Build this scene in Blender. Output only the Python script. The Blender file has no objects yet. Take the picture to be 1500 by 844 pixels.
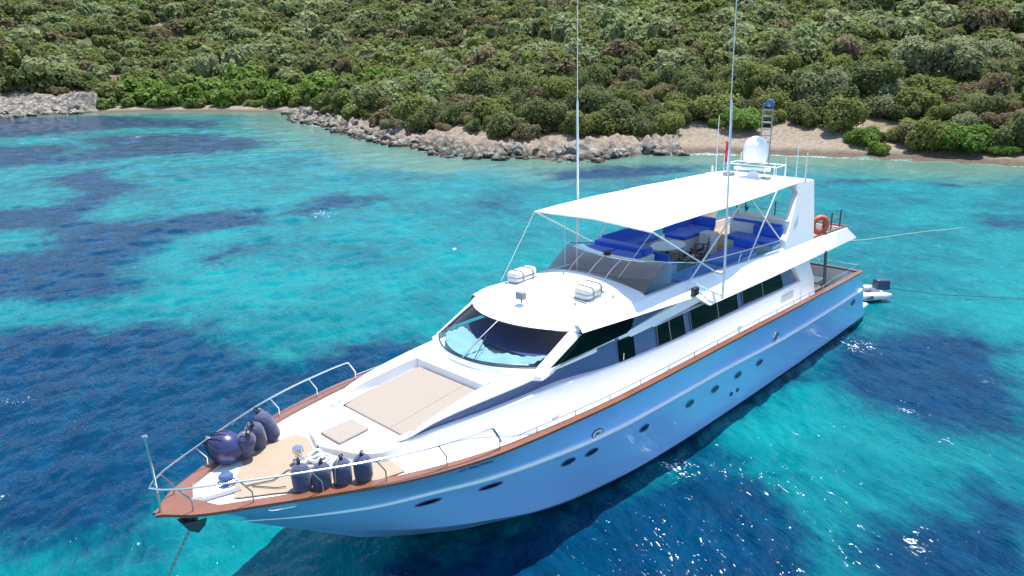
import bpy, bmesh, math, random
import numpy as np
from mathutils import Vector, Matrix, Quaternion

random.seed(7)
RNG = np.random.default_rng(11)
SC = bpy.context.scene
COL = SC.collection

# ------------------------------------------------------------------ camera
CAM = np.array([-4.0399, -13.1277, 11.4870])
YAW, PITCH, FPX, ROLL = 0.768384, 0.308097, 1103.128, -0.017554
fw = np.array([math.cos(YAW)*math.cos(PITCH), math.sin(YAW)*math.cos(PITCH), -math.sin(PITCH)])
rt0 = np.array([math.sin(YAW), -math.cos(YAW), 0.0])
up0 = np.cross(rt0, fw)
rt = math.cos(ROLL)*rt0 + math.sin(ROLL)*up0
up = -math.sin(ROLL)*rt0 + math.cos(ROLL)*up0
cd = bpy.data.cameras.new('camera')
cam = bpy.data.objects.new('camera', cd)
COL.objects.link(cam)
cd.sensor_width = 36.0
cd.lens = FPX/1500*36
cd.clip_start = 0.1
cd.clip_end = 3000
M = Matrix(((rt[0], up[0], -fw[0], CAM[0]), (rt[1], up[1], -fw[1], CAM[1]), (rt[2], up[2], -fw[2], CAM[2]), (0, 0, 0, 1)))
cam.matrix_world = M
SC.camera = cam

# ------------------------------------------------------------------ sky, sun, exposure
SUN_AZ, SUN_EL = 6.0, 73.0        # degrees; azimuth from +x (aft) towards +y (starboard)
w = bpy.data.worlds.new('World'); SC.world = w; w.use_nodes = True
nt = w.node_tree
bg = nt.nodes['Background']
sky = nt.nodes.new('ShaderNodeTexSky'); sky.sky_type = 'NISHITA'; sky.sun_disc = False
sky.sun_elevation = math.radians(SUN_EL); sky.sun_rotation = math.radians(90-SUN_AZ)
sky.altitude = 0; sky.air_density = 1.0; sky.dust_density = 0.6; sky.ozone_density = 1.2
nt.links.new(sky.outputs[0], bg.inputs[0]); bg.inputs[1].default_value = 0.15
sd_ = bpy.data.lights.new('sun', 'SUN'); sd_.energy = 4.2; sd_.angle = math.radians(0.53); sd_.color = (1, .955, .88)
so = bpy.data.objects.new('sun', sd_); COL.objects.link(so)
sdir = Vector((math.cos(math.radians(SUN_EL))*math.cos(math.radians(SUN_AZ)), math.cos(math.radians(SUN_EL))*math.sin(math.radians(SUN_AZ)), math.sin(math.radians(SUN_EL))))
so.rotation_euler = (-sdir).to_track_quat('-Z', 'Y').to_euler()
so.location = (20, 10, 60)
vs = SC.view_settings
vs.view_transform = 'Standard'; vs.look = 'None'; vs.gamma = 1; vs.use_curve_mapping = False
vs.exposure = 0.95

def project(p):
    d = np.asarray(p, float) - CAM
    z = d @ fw
    return 750 + FPX*(d @ rt)/z, 422 - FPX*(d @ up)/z, z

# ------------------------------------------------------------------ mesh helpers
class MB:
    def __init__(s): s.v = []; s.f = []
    def add(s, vs, fs):
        o = len(s.v); s.v += [tuple(map(float, p)) for p in vs]; s.f += [tuple(o+i for i in f) for f in fs]; return s
    def box(s, c, d, rz=0, ry=0, rx=0):
        m = Matrix.Rotation(rz, 3, 'Z') @ Matrix.Rotation(ry, 3, 'Y') @ Matrix.Rotation(rx, 3, 'X')
        vs = []
        for x in (-.5, .5):
            for y in (-.5, .5):
                for z in (-.5, .5):
                    vs.append(Vector(c) + m @ Vector((x*d[0], y*d[1], z*d[2])))
        return s.add(vs, [(0, 1, 3, 2), (4, 6, 7, 5), (0, 4, 5, 1), (2, 3, 7, 6), (0, 2, 6, 4), (1, 5, 7, 3)])
    def grid(s, rows, closed=False):
        n = len(rows[0]); vs = [p for r in rows for p in r]; fs = []
        for i in range(len(rows)-1):
            for j in range(n if closed else n-1):
                k = (j+1) % n
                fs.append((i*n+j, i*n+k, (i+1)*n+k, (i+1)*n+j))
        return s.add(vs, fs)
    def tube(s, path, r, n=8, caps=True):
        P = [Vector(p) for p in path]; m = len(P)
        R = [r]*m if not hasattr(r, '__len__') else list(r)
        T = [(P[min(i+1, m-1)]-P[max(i-1, 0)]).normalized() for i in range(m)]
        a = Vector((0, 0, 1)) if abs(T[0].z) < .9 else Vector((1, 0, 0))
        N = (a - T[0]*a.dot(T[0])).normalized(); rows = []
        for i in range(m):
            if i: N = (N - T[i]*N.dot(T[i])).normalized()
            B = T[i].cross(N)
            rows.append([P[i] + (N*math.cos(q)+B*math.sin(q))*R[i] for q in [2*math.pi*k/n for k in range(n)]])
        o = len(s.v); s.grid(rows, True)
        if caps:
            s.f.append(tuple(o+k for k in reversed(range(n)))); s.f.append(tuple(o+(m-1)*n+k for k in range(n)))
        return s
    def lathe(s, c, prof, n=20, axis='Z', rot=None):
        rows = []
        for (r, h) in prof:
            row = []
            for k in range(n):
                q = 2*math.pi*k/n; p = Vector((r*math.cos(q), r*math.sin(q), h))
                if axis == 'X': p = Vector((p.z, p.x, p.y))
                if axis == 'Y': p = Vector((p.x, p.z, p.y))
                if rot is not None: p = rot @ p
                row.append(Vector(c)+p)
            rows.append(row)
        return s.grid(rows, True)
    def prism(s, poly, off):
        """closed 3D polygon extruded by vector off"""
        P = [Vector(p) for p in poly]; n = len(P); o = Vector(off)
        return s.add(P+[p+o for p in P], [tuple(range(n))[::-1], tuple(range(n, 2*n))]+[(i, (i+1) % n, n+(i+1) % n, n+i) for i in range(n)])
    def torus(s, c, R, r, rot=None, n=32, m=12):
        rows = []
        for i in range(n+1):
            a = 2*math.pi*i/n; row = []
            for k in range(m):
                b = 2*math.pi*k/m
                p = Vector(((R+r*math.cos(b))*math.cos(a), (R+r*math.cos(b))*math.sin(a), r*math.sin(b)))
                if rot is not None: p = rot @ p
                row.append(Vector(c)+p)
            rows.append(row)
        return s.grid(rows, True)

OFF = {}
def obj(name, mb, mat, parent=None, smooth=False, origin=None, bevel=0, label=None, angle=40, subd=0, solid=0):
    me = bpy.data.meshes.new(name)
    off = Vector(OFF[parent.name]) if parent is not None else Vector(origin or (0, 0, 0))
    me.from_pydata([tuple(Vector(p)-off) for p in mb.v], [], mb.f)
    bm = bmesh.new(); bm.from_mesh(me)
    bmesh.ops.remove_doubles(bm, verts=bm.verts, dist=1e-5)
    bmesh.ops.recalc_face_normals(bm, faces=bm.faces)
    bm.to_mesh(me); bm.free()
    if mat is not None: me.materials.append(mat)
    o = bpy.data.objects.new(name, me); COL.objects.link(o)
    if parent is not None:
        o.parent = parent; OFF[o.name] = tuple(off)
    else:
        o.location = off; OFF[o.name] = tuple(off)
    if solid:
        md = o.modifiers.new('solid', 'SOLIDIFY'); md.thickness = solid; md.offset = -1
    if bevel:
        md = o.modifiers.new('bevel', 'BEVEL'); md.width = bevel; md.segments = 2; md.limit_method = 'ANGLE'; md.angle_limit = math.radians(35)
    if subd:
        md = o.modifiers.new('subd', 'SUBSURF'); md.levels = subd; md.render_levels = subd
    if smooth or bevel:
        me.polygons.foreach_set('use_smooth', [True]*len(me.polygons))
        if not subd: 
            try: me.set_sharp_from_angle(angle=math.radians(angle))
            except Exception: pass
    if label: o['label'] = label
    return o
def tag(o, label, cat, group=None):
    o['label'] = label; o['category'] = cat
    if group: o['group'] = group
    return o
def thing(name, label, cat, loc=(0, 0, 0), group=None):
    o = bpy.data.objects.new(name, None); COL.objects.link(o); o.location = loc; OFF[o.name] = tuple(loc)
    o.empty_display_size = .3
    return tag(o, label, cat, group)

def spline(xs, ys, q):
    """monotone cubic interpolation"""
    xs = np.asarray(xs, float); ys = np.asarray(ys, float); q = np.asarray(q, float)
    h = np.diff(xs); d = np.diff(ys)/h; m = np.zeros(len(xs)); m[0] = d[0]; m[-1] = d[-1]
    for i in range(1, len(xs)-1):
        m[i] = 0 if d[i-1]*d[i] <= 0 else 2/(1/d[i-1]+1/d[i])
    i = np.clip(np.searchsorted(xs, q)-1, 0, len(h)-1); t = np.clip((q-xs[i])/h[i], 0, 1)
    return (2*t**3-3*t**2+1)*ys[i]+(t**3-2*t**2+t)*h[i]*m[i]+(-2*t**3+3*t**2)*ys[i+1]+(t**3-t**2)*h[i]*m[i+1]

def vnoise(x, y, seed=0):
    x = np.asarray(x, float); y = np.asarray(y, float)
    r = np.random.default_rng(seed).random((256, 256))
    xi = np.floor(x).astype(int); yi = np.floor(y).astype(int); u = x-xi; v = y-yi
    u = u*u*(3-2*u); v = v*v*(3-2*v)
    a = r[xi % 256, yi % 256]; b = r[(xi+1) % 256, yi % 256]; c = r[xi % 256, (yi+1) % 256]; d = r[(xi+1) % 256, (yi+1) % 256]
    return (a*(1-u)+b*u)*(1-v)+(c*(1-u)+d*u)*v
def fbm(x, y, o=4, seed=0):
    s = 0; a = .5
    for k in range(o):
        s = s+a*vnoise(x*2**k+17.3*k, y*2**k+5.1*k, seed+k); a *= .5
    return s/(1-.5**o)

# ------------------------------------------------------------------ materials
def newmat(name):
    m = bpy.data.materials.new(name); m.use_nodes = True
    return m, m.node_tree, m.node_tree.nodes['Principled BSDF']
def N(nt, t, **k):
    n = nt.nodes.new(t)
    for a, b in k.items(): setattr(n, a, b)
    return n
def pmat(name, col, rough=.5, metal=0, coat=0, var=.06, scale=3, bump=0, bscale=40, spec=.5, sheen=0):
    m, t, b = newmat(name)
    tc = N(t, 'ShaderNodeTexCoord')
    nz = N(t, 'ShaderNodeTexNoise'); nz.inputs['Scale'].default_value = scale; nz.inputs['Detail'].default_value = 5
    t.links.new(tc.outputs['Object'], nz.inputs['Vector'])
    mx = N(t, 'ShaderNodeMix', data_type='RGBA')
    mx.inputs[6].default_value = tuple(max(0, c*(1-var)) for c in col)+(1,)
    mx.inputs[7].default_value = tuple(min(1, c*(1+var)) for c in col)+(1,)
    t.links.new(nz.outputs['Fac'], mx.inputs[0]); t.links.new(mx.outputs[2], b.inputs['Base Color'])
    b.inputs['Roughness'].default_value = rough; b.inputs['Metallic'].default_value = metal
    b.inputs['Coat Weight'].default_value = coat; b.inputs['Coat Roughness'].default_value = .08
    b.inputs['Specular IOR Level'].default_value = spec
    b.inputs['Sheen Weight'].default_value = sheen
    if bump:
        n2 = N(t, 'ShaderNodeTexNoise'); n2.inputs['Scale'].default_value = bscale; n2.inputs['Detail'].default_value = 4
        t.links.new(tc.outputs['Object'], n2.inputs['Vector'])
        bp = N(t, 'ShaderNodeBump'); bp.inputs['Strength'].default_value = bump; bp.inputs['Distance'].default_value = .02
        t.links.new(n2.outputs['Fac'], bp.inputs['Height']); t.links.new(bp.outputs[0], b.inputs['Normal'])
    return m
def plankmat(name, c1, c2, scale, rough=.6, axis='Y'):
    m, t, b = newmat(name)
    tc = N(t, 'ShaderNodeTexCoord')
    wv = N(t, 'ShaderNodeTexWave', wave_type='BANDS', bands_direction=axis); wv.inputs['Scale'].default_value = scale
    t.links.new(tc.outputs['Object'], wv.inputs['Vector'])
    r = N(t, 'ShaderNodeValToRGB'); r.color_ramp.elements[0].position = .0; r.color_ramp.elements[0].color = (0, 0, 0, 1)
    r.color_ramp.elements[1].position = .12; r.color_ramp.elements[1].color = (1, 1, 1, 1)
    t.links.new(wv.outputs['Fac'], r.inputs[0])
    mp = N(t, 'ShaderNodeMapping'); mp.inputs['Scale'].default_value = (1.2, 9, 9)
    t.links.new(tc.outputs['Object'], mp.inputs[0])
    nz = N(t, 'ShaderNodeTexNoise'); nz.inputs['Scale'].default_value = 3; nz.inputs['Detail'].default_value = 6
    t.links.new(mp.outputs[0], nz.inputs[0])
    mx = N(t, 'ShaderNodeMix', data_type='RGBA'); mx.inputs[6].default_value = (*c1, 1); mx.inputs[7].default_value = (*c2, 1)
    t.links.new(nz.outputs['Fac'], mx.inputs[0])
    m2 = N(t, 'ShaderNodeMix', data_type='RGBA'); m2.inputs[6].default_value = (*[c*.62 for c in c1], 1)
    t.links.new(r.outputs[0], m2.inputs[0]); t.links.new(mx.outputs[2], m2.inputs[7])
    t.links.new(m2.outputs[2], b.inputs['Base Color']); b.inputs['Roughness'].default_value = rough
    return m
def glassmat(name, tint, refl_rough=.03, diff=None, dfac=0, ior=1.45):
    m, t, b = newmat(name); t.nodes.remove(b)
    out = t.nodes['Material Output']
    tr = N(t, 'ShaderNodeBsdfTransparent'); tr.inputs[0].default_value = (*tint, 1)
    base = tr
    if diff:
        df = N(t, 'ShaderNodeBsdfDiffuse'); df.inputs[0].default_value = (*diff, 1)
        mm = N(t, 'ShaderNodeMixShader'); mm.inputs[0].default_value = dfac
        t.links.new(tr.outputs[0], mm.inputs[1]); t.links.new(df.outputs[0], mm.inputs[2]); base = mm
    gl = N(t, 'ShaderNodeBsdfGlossy'); gl.inputs['Roughness'].default_value = refl_rough
    fr = N(t, 'ShaderNodeFresnel'); g = N(t, 'ShaderNodeNewGeometry'); pw = N(t, 'ShaderNodeMapRange'); pw.inputs[3].default_value = ior; pw.inputs[4].default_value = 1/ior
    t.links.new(g.outputs['Backfacing'], pw.inputs[0]); t.links.new(pw.outputs[0], fr.inputs[0])
    mx = N(t, 'ShaderNodeMixShader')
    t.links.new(fr.outputs[0], mx.inputs[0]); t.links.new(base.outputs[0], mx.inputs[1]); t.links.new(gl.outputs[0], mx.inputs[2])
    t.links.new(mx.outputs[0], out.inputs[0])
    return m

MT = {}
MT['white'] = pmat('white_gelcoat', (.83, .83, .84), .28, coat=.4, var=.025, scale=1.3)
MT['cream'] = pmat('cream_gelcoat', (.72, .71, .69), .4, var=.04)
MT['hull'] = pmat('pale_blue_hull_paint', (.28, .54, .90), .13, coat=.8, var=.05, scale=.7)
MT['stripe'] = pmat('white_strake', (.86, .87, .88), .3, coat=.3)
MT['boot'] = pmat('navy_antifouling', (.012, .016, .06), .4)
MT['varnish'] = pmat('varnished_mahogany', (.19, .074, .040), .35, coat=.3, var=.3, scale=2.2)
MT['teak'] = plankmat('weathered_teak', (.30, .228, .165), (.39, .30, .215), 4.2, .7)
MT['teak_in'] = plankmat('flybridge_teak', (.30, .19, .10), (.40, .26, .15), 3.2, .7)
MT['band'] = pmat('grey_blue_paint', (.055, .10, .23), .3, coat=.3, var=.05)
MT['steel'] = pmat('polished_steel', (.62, .63, .65), .18, metal=1, var=.03)
MT['alu'] = pmat('white_pole_paint', (.72, .73, .75), .35)
MT['darksteel'] = pmat('dark_steel', (.10, .10, .12), .35, metal=.7)
MT['black'] = pmat('black_plastic', (.015, .015, .018), .4)
MT['navy'] = pmat('navy_outboard_paint', (.02, .03, .085), .3, coat=.4)
MT['fender'] = pmat('navy_fender_cover', (.040, .050, .118), .75, var=.6, scale=7, bump=.9, bscale=26, sheen=.25)
MT['fendershine'] = pmat('navy_vinyl', (.03, .036, .12), .3, var=.1)
MT['pad'] = pmat('beige_pad_cloth', (.30, .258, .218), .9, var=.10, scale=14, bump=.25, bscale=160)
MT['canvas'] = pmat('white_awning_canvas', (.82, .82, .81), .85, var=.02, bump=.12, bscale=5)
MT['blue'] = pmat('royal_blue_cushion', (.018, .11, .62), .8, var=.12, scale=5, bump=.2, bscale=12, sheen=.2)
MT['bluelt'] = pmat('faded_blue_cushion', (.10, .27, .62), .85, var=.12, scale=5, bump=.2, bscale=12)
MT['orange'] = pmat('orange_lifebuoy', (.62, .11, .045), .5)
MT['red'] = pmat('red_cloth', (.45, .03, .05), .8)
MT['raft'] = pmat('ivory_raft_shell', (.66, .66, .62), .45, var=.06)
MT['grey'] = pmat('grey_fitting', (.22, .23, .24), .5)
MT['rope'] = pmat('pale_rope', (.55, .52, .44), .9, var=.2, scale=30)
MT['darkrope'] = pmat('dark_rope', (.05, .09, .11), .9, var=.2, scale=30)
MT['chain'] = pmat('galvanised_chain', (.30, .28, .24), .5, metal=.6, var=.3, scale=20)
MT['rubber'] = pmat('pale_grey_hypalon', (.62, .63, .64), .55, var=.06)
MT['wood'] = plankmat('chair_wood', (.13, .06, .03), (.2, .1, .05), 4, .5)
MT['plant'] = pmat('potted_leaf', (.07, .14, .03), .6, var=.4, scale=15)
MT['yellow'] = pmat('cream_cushion', (.68, .60, .38), .85)
MT['window'] = glassmat('tinted_saloon_glass', (.07, .13, .12), .03, ior=1.25)
MT['windshield'] = glassmat('tinted_windshield_glass', (.74, .86, .93), .04, ior=1.3)
MT['smoked'] = glassmat('smoked_acrylic', (.52, .48, .48), .06, (.34, .285, .27), .36, ior=1.3)
MT['clear'] = glassmat('blue_clear_acrylic', (.62, .74, .86), .05, (.20, .32, .52), .14)
MT['cabin'] = pmat('dark_cabin_lining', (.035, .05, .15), .8)
MT['cover'] = pmat('pale_aqua_sun_cover', (.27, .41, .43), .9, var=.25, scale=4, bump=.8, bscale=6)
MT['bottom'], t_, b_ = newmat('hull_bottom_paint')
tc_ = N(t_, 'ShaderNodeTexCoord'); sp_ = N(t_, 'ShaderNodeSeparateXYZ'); t_.links.new(tc_.outputs['Object'], sp_.inputs[0])
st_ = N(t_, 'ShaderNodeMath', operation='GREATER_THAN'); t_.links.new(sp_.outputs[2], st_.inputs[0]); st_.inputs[1].default_value = .20
mx_ = N(t_, 'ShaderNodeMix', data_type='RGBA'); mx_.inputs[6].default_value = (.012, .016, .06, 1); mx_.inputs[7].default_value = (.28, .54, .90, 1)
t_.links.new(st_.outputs[0], mx_.inputs[0]); t_.links.new(mx_.outputs[2], b_.inputs['Base Color']); b_.inputs['Roughness'].default_value = .25
MT['ink'] = pmat('dark_blue_lettering', (.01, .02, .09), .5)

# ================================================================== THE SETTING
# shoreline at sea level (land lies to the left of travel: walking from the far left bay to the right beach)
SHORE = [(-160, 175), (-60, 172), (0, 168), (35.5, 164), (40.4, 164.8), (45.9, 162.1), (51.3, 162.9), (58.8, 157.2), (67.3, 143.5), (75.7, 126.8), (71, 116),
         (66.2, 106.9), (62.8, 91.2), (57, 73.9), (54.9, 66.5), (54.8, 59.6), (51.9, 52.4), (53.2, 47), (55.9, 43.4), (57.2, 37.3),
         (60, 35.4), (64.2, 34.9), (69.6, 31.4), (72.2, 27.8), (74.7, 23.5), (76.2, 18.9), (78.3, 12.7), (79.7, 6.8), (81.1, 1.4), (83, -8), (86, -40), (95, -200)]
SH = np.array(SHORE, float)
# sector of each segment: 0 rock slab left, 1 left beach, 2 rocky point, 3 right beach
SECT = []
for i in range(len(SH)-1):
    mx, my = (SH[i]+SH[i+1])/2
    SECT.append(0 if i < 6 else 1 if i < 9 else 2 if i < 22 else 3)
SECT = np.array(SECT)
def shore_sd(x, y):
    """signed distance inland (+) and blend weights of the sectors"""
    x = np.asarray(x, float).ravel(); y = np.asarray(y, float).ravel()
    best = np.full(x.shape, 1e9); seg = np.zeros(x.shape, int)
    inside = np.zeros(x.shape, bool)
    for i in range(len(SH)-1):
        a = SH[i]; b = SH[i+1]; d = b-a; L = d@d
        t = np.clip(((x-a[0])*d[0]+(y-a[1])*d[1])/L, 0, 1)
        q = (x-a[0]-t*d[0])**2+(y-a[1]-t*d[1])**2
        k = q < best; best = np.where(k, q, best); seg = np.where(k, i, seg)
    poly = np.vstack([SH, [(900, -200), (900, 900), (-160, 900)]])
    n = len(poly); j = n-1
    for i in range(n):
        xi, yi = poly[i]; xj, yj = poly[j]
        if yi != yj:
            c = ((yi > y) != (yj > y)) & (x < (xj-xi)*(y-yi)/(yj-yi)+xi)
            inside ^= c
        j = i
    return np.where(inside, 1, -1)*np.sqrt(best), SECT[seg]
def smooth(a, b, x):
    t = np.clip((x-a)/(b-a), 0, 1); return t*t*(3-2*t)
def land_height(x, y):
    d, s = shore_sd(x, y)
    x = np.asarray(x, float).ravel(); y = np.asarray(y, float).ravel()
    n1 = fbm(x*.02+3, y*.02+9, 4, 3)-.5
    n2 = fbm(x*.35, y*.35, 4, 21)-.5
    n3 = fbm(x*1.1, y*1.1, 3, 5)-.5
    d2 = d+n2*3.0*(d > -3)
    beach = np.where(d2 > 0, 1.3*smooth(0, 12, d2), d2*.12)
    n4 = np.abs(fbm(x*.9+11, y*.9, 3, 15)-.5)*2
    rock = np.where(d2 > 0, 1.0*smooth(0, 8, d2)-1.0*(.35-n4)*smooth(.3, 2, d2)*(1-smooth(6, 10, d2))+n2*1.1*smooth(0, 3, d2)*(1-smooth(9, 16, d2))+n3*1.6*smooth(0, 2, d2)*(1-smooth(7, 11, d2)), d2*.3)
    slab = np.where(d2 > 0, 3.2*smooth(0, 9, d2)+(np.abs(fbm(x*.25+y*.12, y*.1, 4, 8)-.5)*5-.8)*smooth(0, 3, d2)*(1-smooth(12, 18, d2)), d2*.3)
    h = np.where(s == 0, slab, np.where(s == 2, rock, beach))
    hill = np.maximum(d-8, 0)
    h = h+hill*.185+hill**1.5*.0035*(hill < 400)+n1*11*smooth(15, 70, d)
    h = np.where(hill >= 400, 400*.185+8000*.0035+1.3+n1*11, h)
    return np.where(d < -12, np.minimum(h, -2.5), h), d, s
def axis(a, b, lo, hi, fine, coarse):
    p = [a]
    while p[-1] < b:
        p.append(p[-1]+(fine if lo <= p[-1] <= hi else coarse))
    return np.array(p)
def grid_obj(name, X, Y, Z, mat):
    ny, nx = X.shape
    me = bpy.data.meshes.new(name)
    co = np.stack([X.ravel(), Y.ravel(), Z.ravel()], 1)
    idx = np.arange(nx*ny).reshape(ny, nx)
    q = np.stack([idx[:-1, :-1], idx[:-1, 1:], idx[1:, 1:], idx[1:, :-1]], -1).reshape(-1, 4)
    fill(me, co, q); me.materials.append(mat)
    o = bpy.data.objects.new(name, me); COL.objects.link(o)
    return o
def fill(me, co, q, smooth_=True):
    n = len(q); k = q.shape[1]
    me.vertices.add(len(co)); me.vertices.foreach_set('co', co.astype(np.float32).ravel())
    me.loops.add(n*k); me.loops.foreach_set('vertex_index', q.astype(np.int32).ravel())
    me.polygons.add(n); me.polygons.foreach_set('loop_start', np.arange(0, n*k, k, dtype=np.int32))
    me.polygons.foreach_set('loop_total', np.full(n, k, dtype=np.int32))
    me.polygons.foreach_set('use_smooth', np.full(n, smooth_))
    me.update(calc_edges=True); me.validate()
def attr(me, name, vals):
    a = me.attributes.new(name, 'FLOAT', 'POINT'); a.data.foreach_set('value', np.asarray(vals, np.float32).ravel())

# ---- ground material: sand and pebbles, rock, dry soil under the scrub
def ground_mat():
    m, t, b = newmat('shore_ground')
    at = lambda n: N(t, 'ShaderNodeAttribute', attribute_name=n)
    geo = N(t, 'ShaderNodeNewGeometry')
    def noise(s, d=6, r=.6):
        n = N(t, 'ShaderNodeTexNoise'); n.inputs['Scale'].default_value = s; n.inputs['Detail'].default_value = d; n.inputs['Roughness'].default_value = r
        t.links.new(geo.outputs['Position'], n.inputs['Vector']); return n
    def ramp(src, els):
        r = N(t, 'ShaderNodeValToRGB'); e = r.color_ramp.elements
        while len(e) < len(els): e.new(.5)
        for k, (p, c) in zip(e, els): k.position = p; k.color = (*c, 1)
        t.links.new(src, r.inputs[0]); return r.outputs[0]
    def mix(f, a, c):
        x = N(t, 'ShaderNodeMix', data_type='RGBA')
        if hasattr(f, 'links'): t.links.new(f, x.inputs[0])
        else: x.inputs[0].default_value = f
        t.links.new(a, x.inputs[6]); t.links.new(c, x.inputs[7]); return x.outputs[2]
    soil = ramp(noise(.5).outputs[0], [(.3, (.10, .075, .045)), (.5, (.20, .155, .095)), (.7, (.30, .235, .15))])
    grassy = ramp(noise(1.3).outputs[0], [(.35, (.045, .06, .02)), (.65, (.10, .10, .04))])
    soil = mix(ramp(noise(.16).outputs[0], [(.40, (1, 1, 1)), (.62, (0, 0, 0))]), soil, grassy)
    sand = ramp(noise(2.2, 8, .7).outputs[0], [(.3, (.14, .112, .082)), (.5, (.25, .205, .158)), (.7, (.33, .28, .225))])
    rock = ramp(noise(1.1, 10, .72).outputs[0], [(.36, (.022, .02, .018)), (.46, (.115, .105, .09)), (.58, (.27, .25, .225)), (.74, (.47, .445, .41))])
    c = mix(at('beach').outputs['Fac'], soil, sand)
    c = mix(at('rock').outputs['Fac'], c, rock)
    c = mix(at('red').outputs['Fac'], c, ramp(noise(1.8).outputs[0], [(.35, (.05, .016, .012)), (.65, (.19, .075, .045))]))
    sx = N(t, 'ShaderNodeSeparateXYZ'); t.links.new(geo.outputs['Position'], sx.inputs[0])
    mr = N(t, 'ShaderNodeMapRange'); mr.inputs['From Min'].default_value = .12; mr.inputs['From Max'].default_value = .42; mr.inputs['To Min'].default_value = 1; mr.inputs['To Max'].default_value = 0
    t.links.new(sx.outputs[2], mr.inputs[0])
    wet = N(t, 'ShaderNodeMix', data_type='RGBA', blend_type='MULTIPLY'); wet.inputs[7].default_value = (.42, .40, .38, 1)
    t.links.new(mr.outputs[0], wet.inputs[0]); t.links.new(c, wet.inputs[6])
    t.links.new(wet.outputs[2], b.inputs['Base Color']); b.inputs['Roughness'].default_value = .9; b.inputs['Specular IOR Level'].default_value = .2
    bp = N(t, 'ShaderNodeBump'); bp.inputs['Strength'].default_value = .9; bp.inputs['Distance'].default_value = .25
    t.links.new(noise(2.5, 8, .7).outputs[0], bp.inputs['Height']); t.links.new(bp.outputs[0], b.inputs['Normal'])
    return m
xs = np.concatenate([axis(-220, 27.9, 28, 28, .7, 6), axis(28, 49.9, 0, 99, .7, 6), axis(50, 77.9, 0, 99, .3, 6), axis(78.4, 620, 28, 112, .7, 6)])
ys = np.concatenate([axis(-230, -12.1, 9, 9, .7, 6), axis(-12, 23.9, -99, 99, .7, 6), axis(24, 112, -99, 199, .32, 6), axis(112.7, 620, -12, 190, .7, 6)])
def tidy(v):
    v = np.sort(v); k = [v[0]]
    for q_ in v[1:]:
        if q_-k[-1] > .2: k.append(q_)
    return np.array(k)
xs = tidy(xs); ys = tidy(ys)
GX, GY = np.meshgrid(xs, ys)
GZ, GD, GS = land_height(GX, GY)
ground = grid_obj('hillside', GX, GY, GZ.reshape(GX.shape), ground_mat())
ground['kind'] = 'structure'
nb = fbm(GX.ravel()*.3, GY.ravel()*.3, 3, 31)-.5
inl = np.where(GS == 3, 13, np.where(GS == 1, 13, 12))
attr(ground.data, 'beach', (1-smooth(inl-2, inl+2, GD+nb*7))*(GS != 0) + .55*smooth(.53, .66, fbm(GX.ravel()*.09, GY.ravel()*.09, 3, 77))*(GD > 12))
attr(ground.data, 'rock', np.where(GS == 0, 1-smooth(9, 15, GD+nb*6), np.where(GS == 2, 1-smooth(3.2, 5.8, GD+nb*6), 0.)))
attr(ground.data, 'red', np.exp(-(((GX.ravel()-70.2)/2.6)**2+((GY.ravel()-83)/4.2)**2)))

# ---- sea: one polar sheet, fine near the boat, wind chop as real displacement
def wave_tile(n, L, lo, hi, V, wind, seed, rms):
    r = np.random.default_rng(seed)
    k = np.fft.fftfreq(n, L/n)*2*math.pi; KX, KY = np.meshgrid(k, k); K = np.hypot(KX, KY); K[0, 0] = 1
    l = V*V/9.81; cs = (KX*math.cos(wind)+KY*math.sin(wind))/K
    Ph = np.exp(-1/(K*l)**2)/K**4*(.12+.88*np.abs(cs)**2.2); Ph[(K < lo) | (K > hi)] = 0; Ph[0, 0] = 0
    h = np.real(np.fft.ifft2(np.sqrt(Ph)*(r.normal(size=(n, n))+1j*r.normal(size=(n, n)))))
    return h/h.std()*rms
def sample(tile, L, x, y):
    n = tile.shape[0]; u = np.mod(x, L)/L*n; v = np.mod(y, L)/L*n
    i = np.floor(u).astype(int); j = np.floor(v).astype(int); a = u-i; b = v-j; i %= n; j %= n; i2 = (i+1) % n; j2 = (j+1) % n
    return (tile[j, i]*(1-a)+tile[j, i2]*a)*(1-b)+(tile[j2, i]*(1-a)+tile[j2, i2]*a)*b
WIND = YAW+.45
T1 = wave_tile(1024, 51.0, .4, 6.0, 2.5, WIND, 4, .050)       # metre-long chop
T2 = wave_tile(1024, 19.0, 3.5, 40., 1.5, WIND+.3, 9, .022)  # ripples
cgx, cgy = CAM[0]-fw[0]*2, CAM[1]-fw[1]*2
th = np.concatenate([np.linspace(YAW-math.pi, YAW-.95, 70, endpoint=False), np.linspace(YAW-.95, YAW+.95, 760, endpoint=False), np.linspace(YAW+.95, YAW+math.pi, 70)])
rr = np.concatenate([[.02, 3, 6], np.geomspace(8, 205, 820), np.geomspace(225, 1500, 14)])
TH, RR = np.meshgrid(th, rr)
WX = cgx+RR*np.cos(TH); WY = cgy+RR*np.sin(TH)
fx, fy = WX.ravel(), WY.ravel(); fr = RR.ravel()
amp = 1-.45*smooth(60, 200, fr)
WZ = sample(T1, 51., fx, fy)*amp+sample(T2, 19., fx*.83+fy*.56, -fx*.56+fy*.83)*(1-smooth(25, 90, fr))
wd, ws_ = shore_sd(fx, fy)
WZ *= 1-.75*smooth(-9, -1, wd)
WZ = np.where(np.abs(fr) > 300, 0, WZ)
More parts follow.
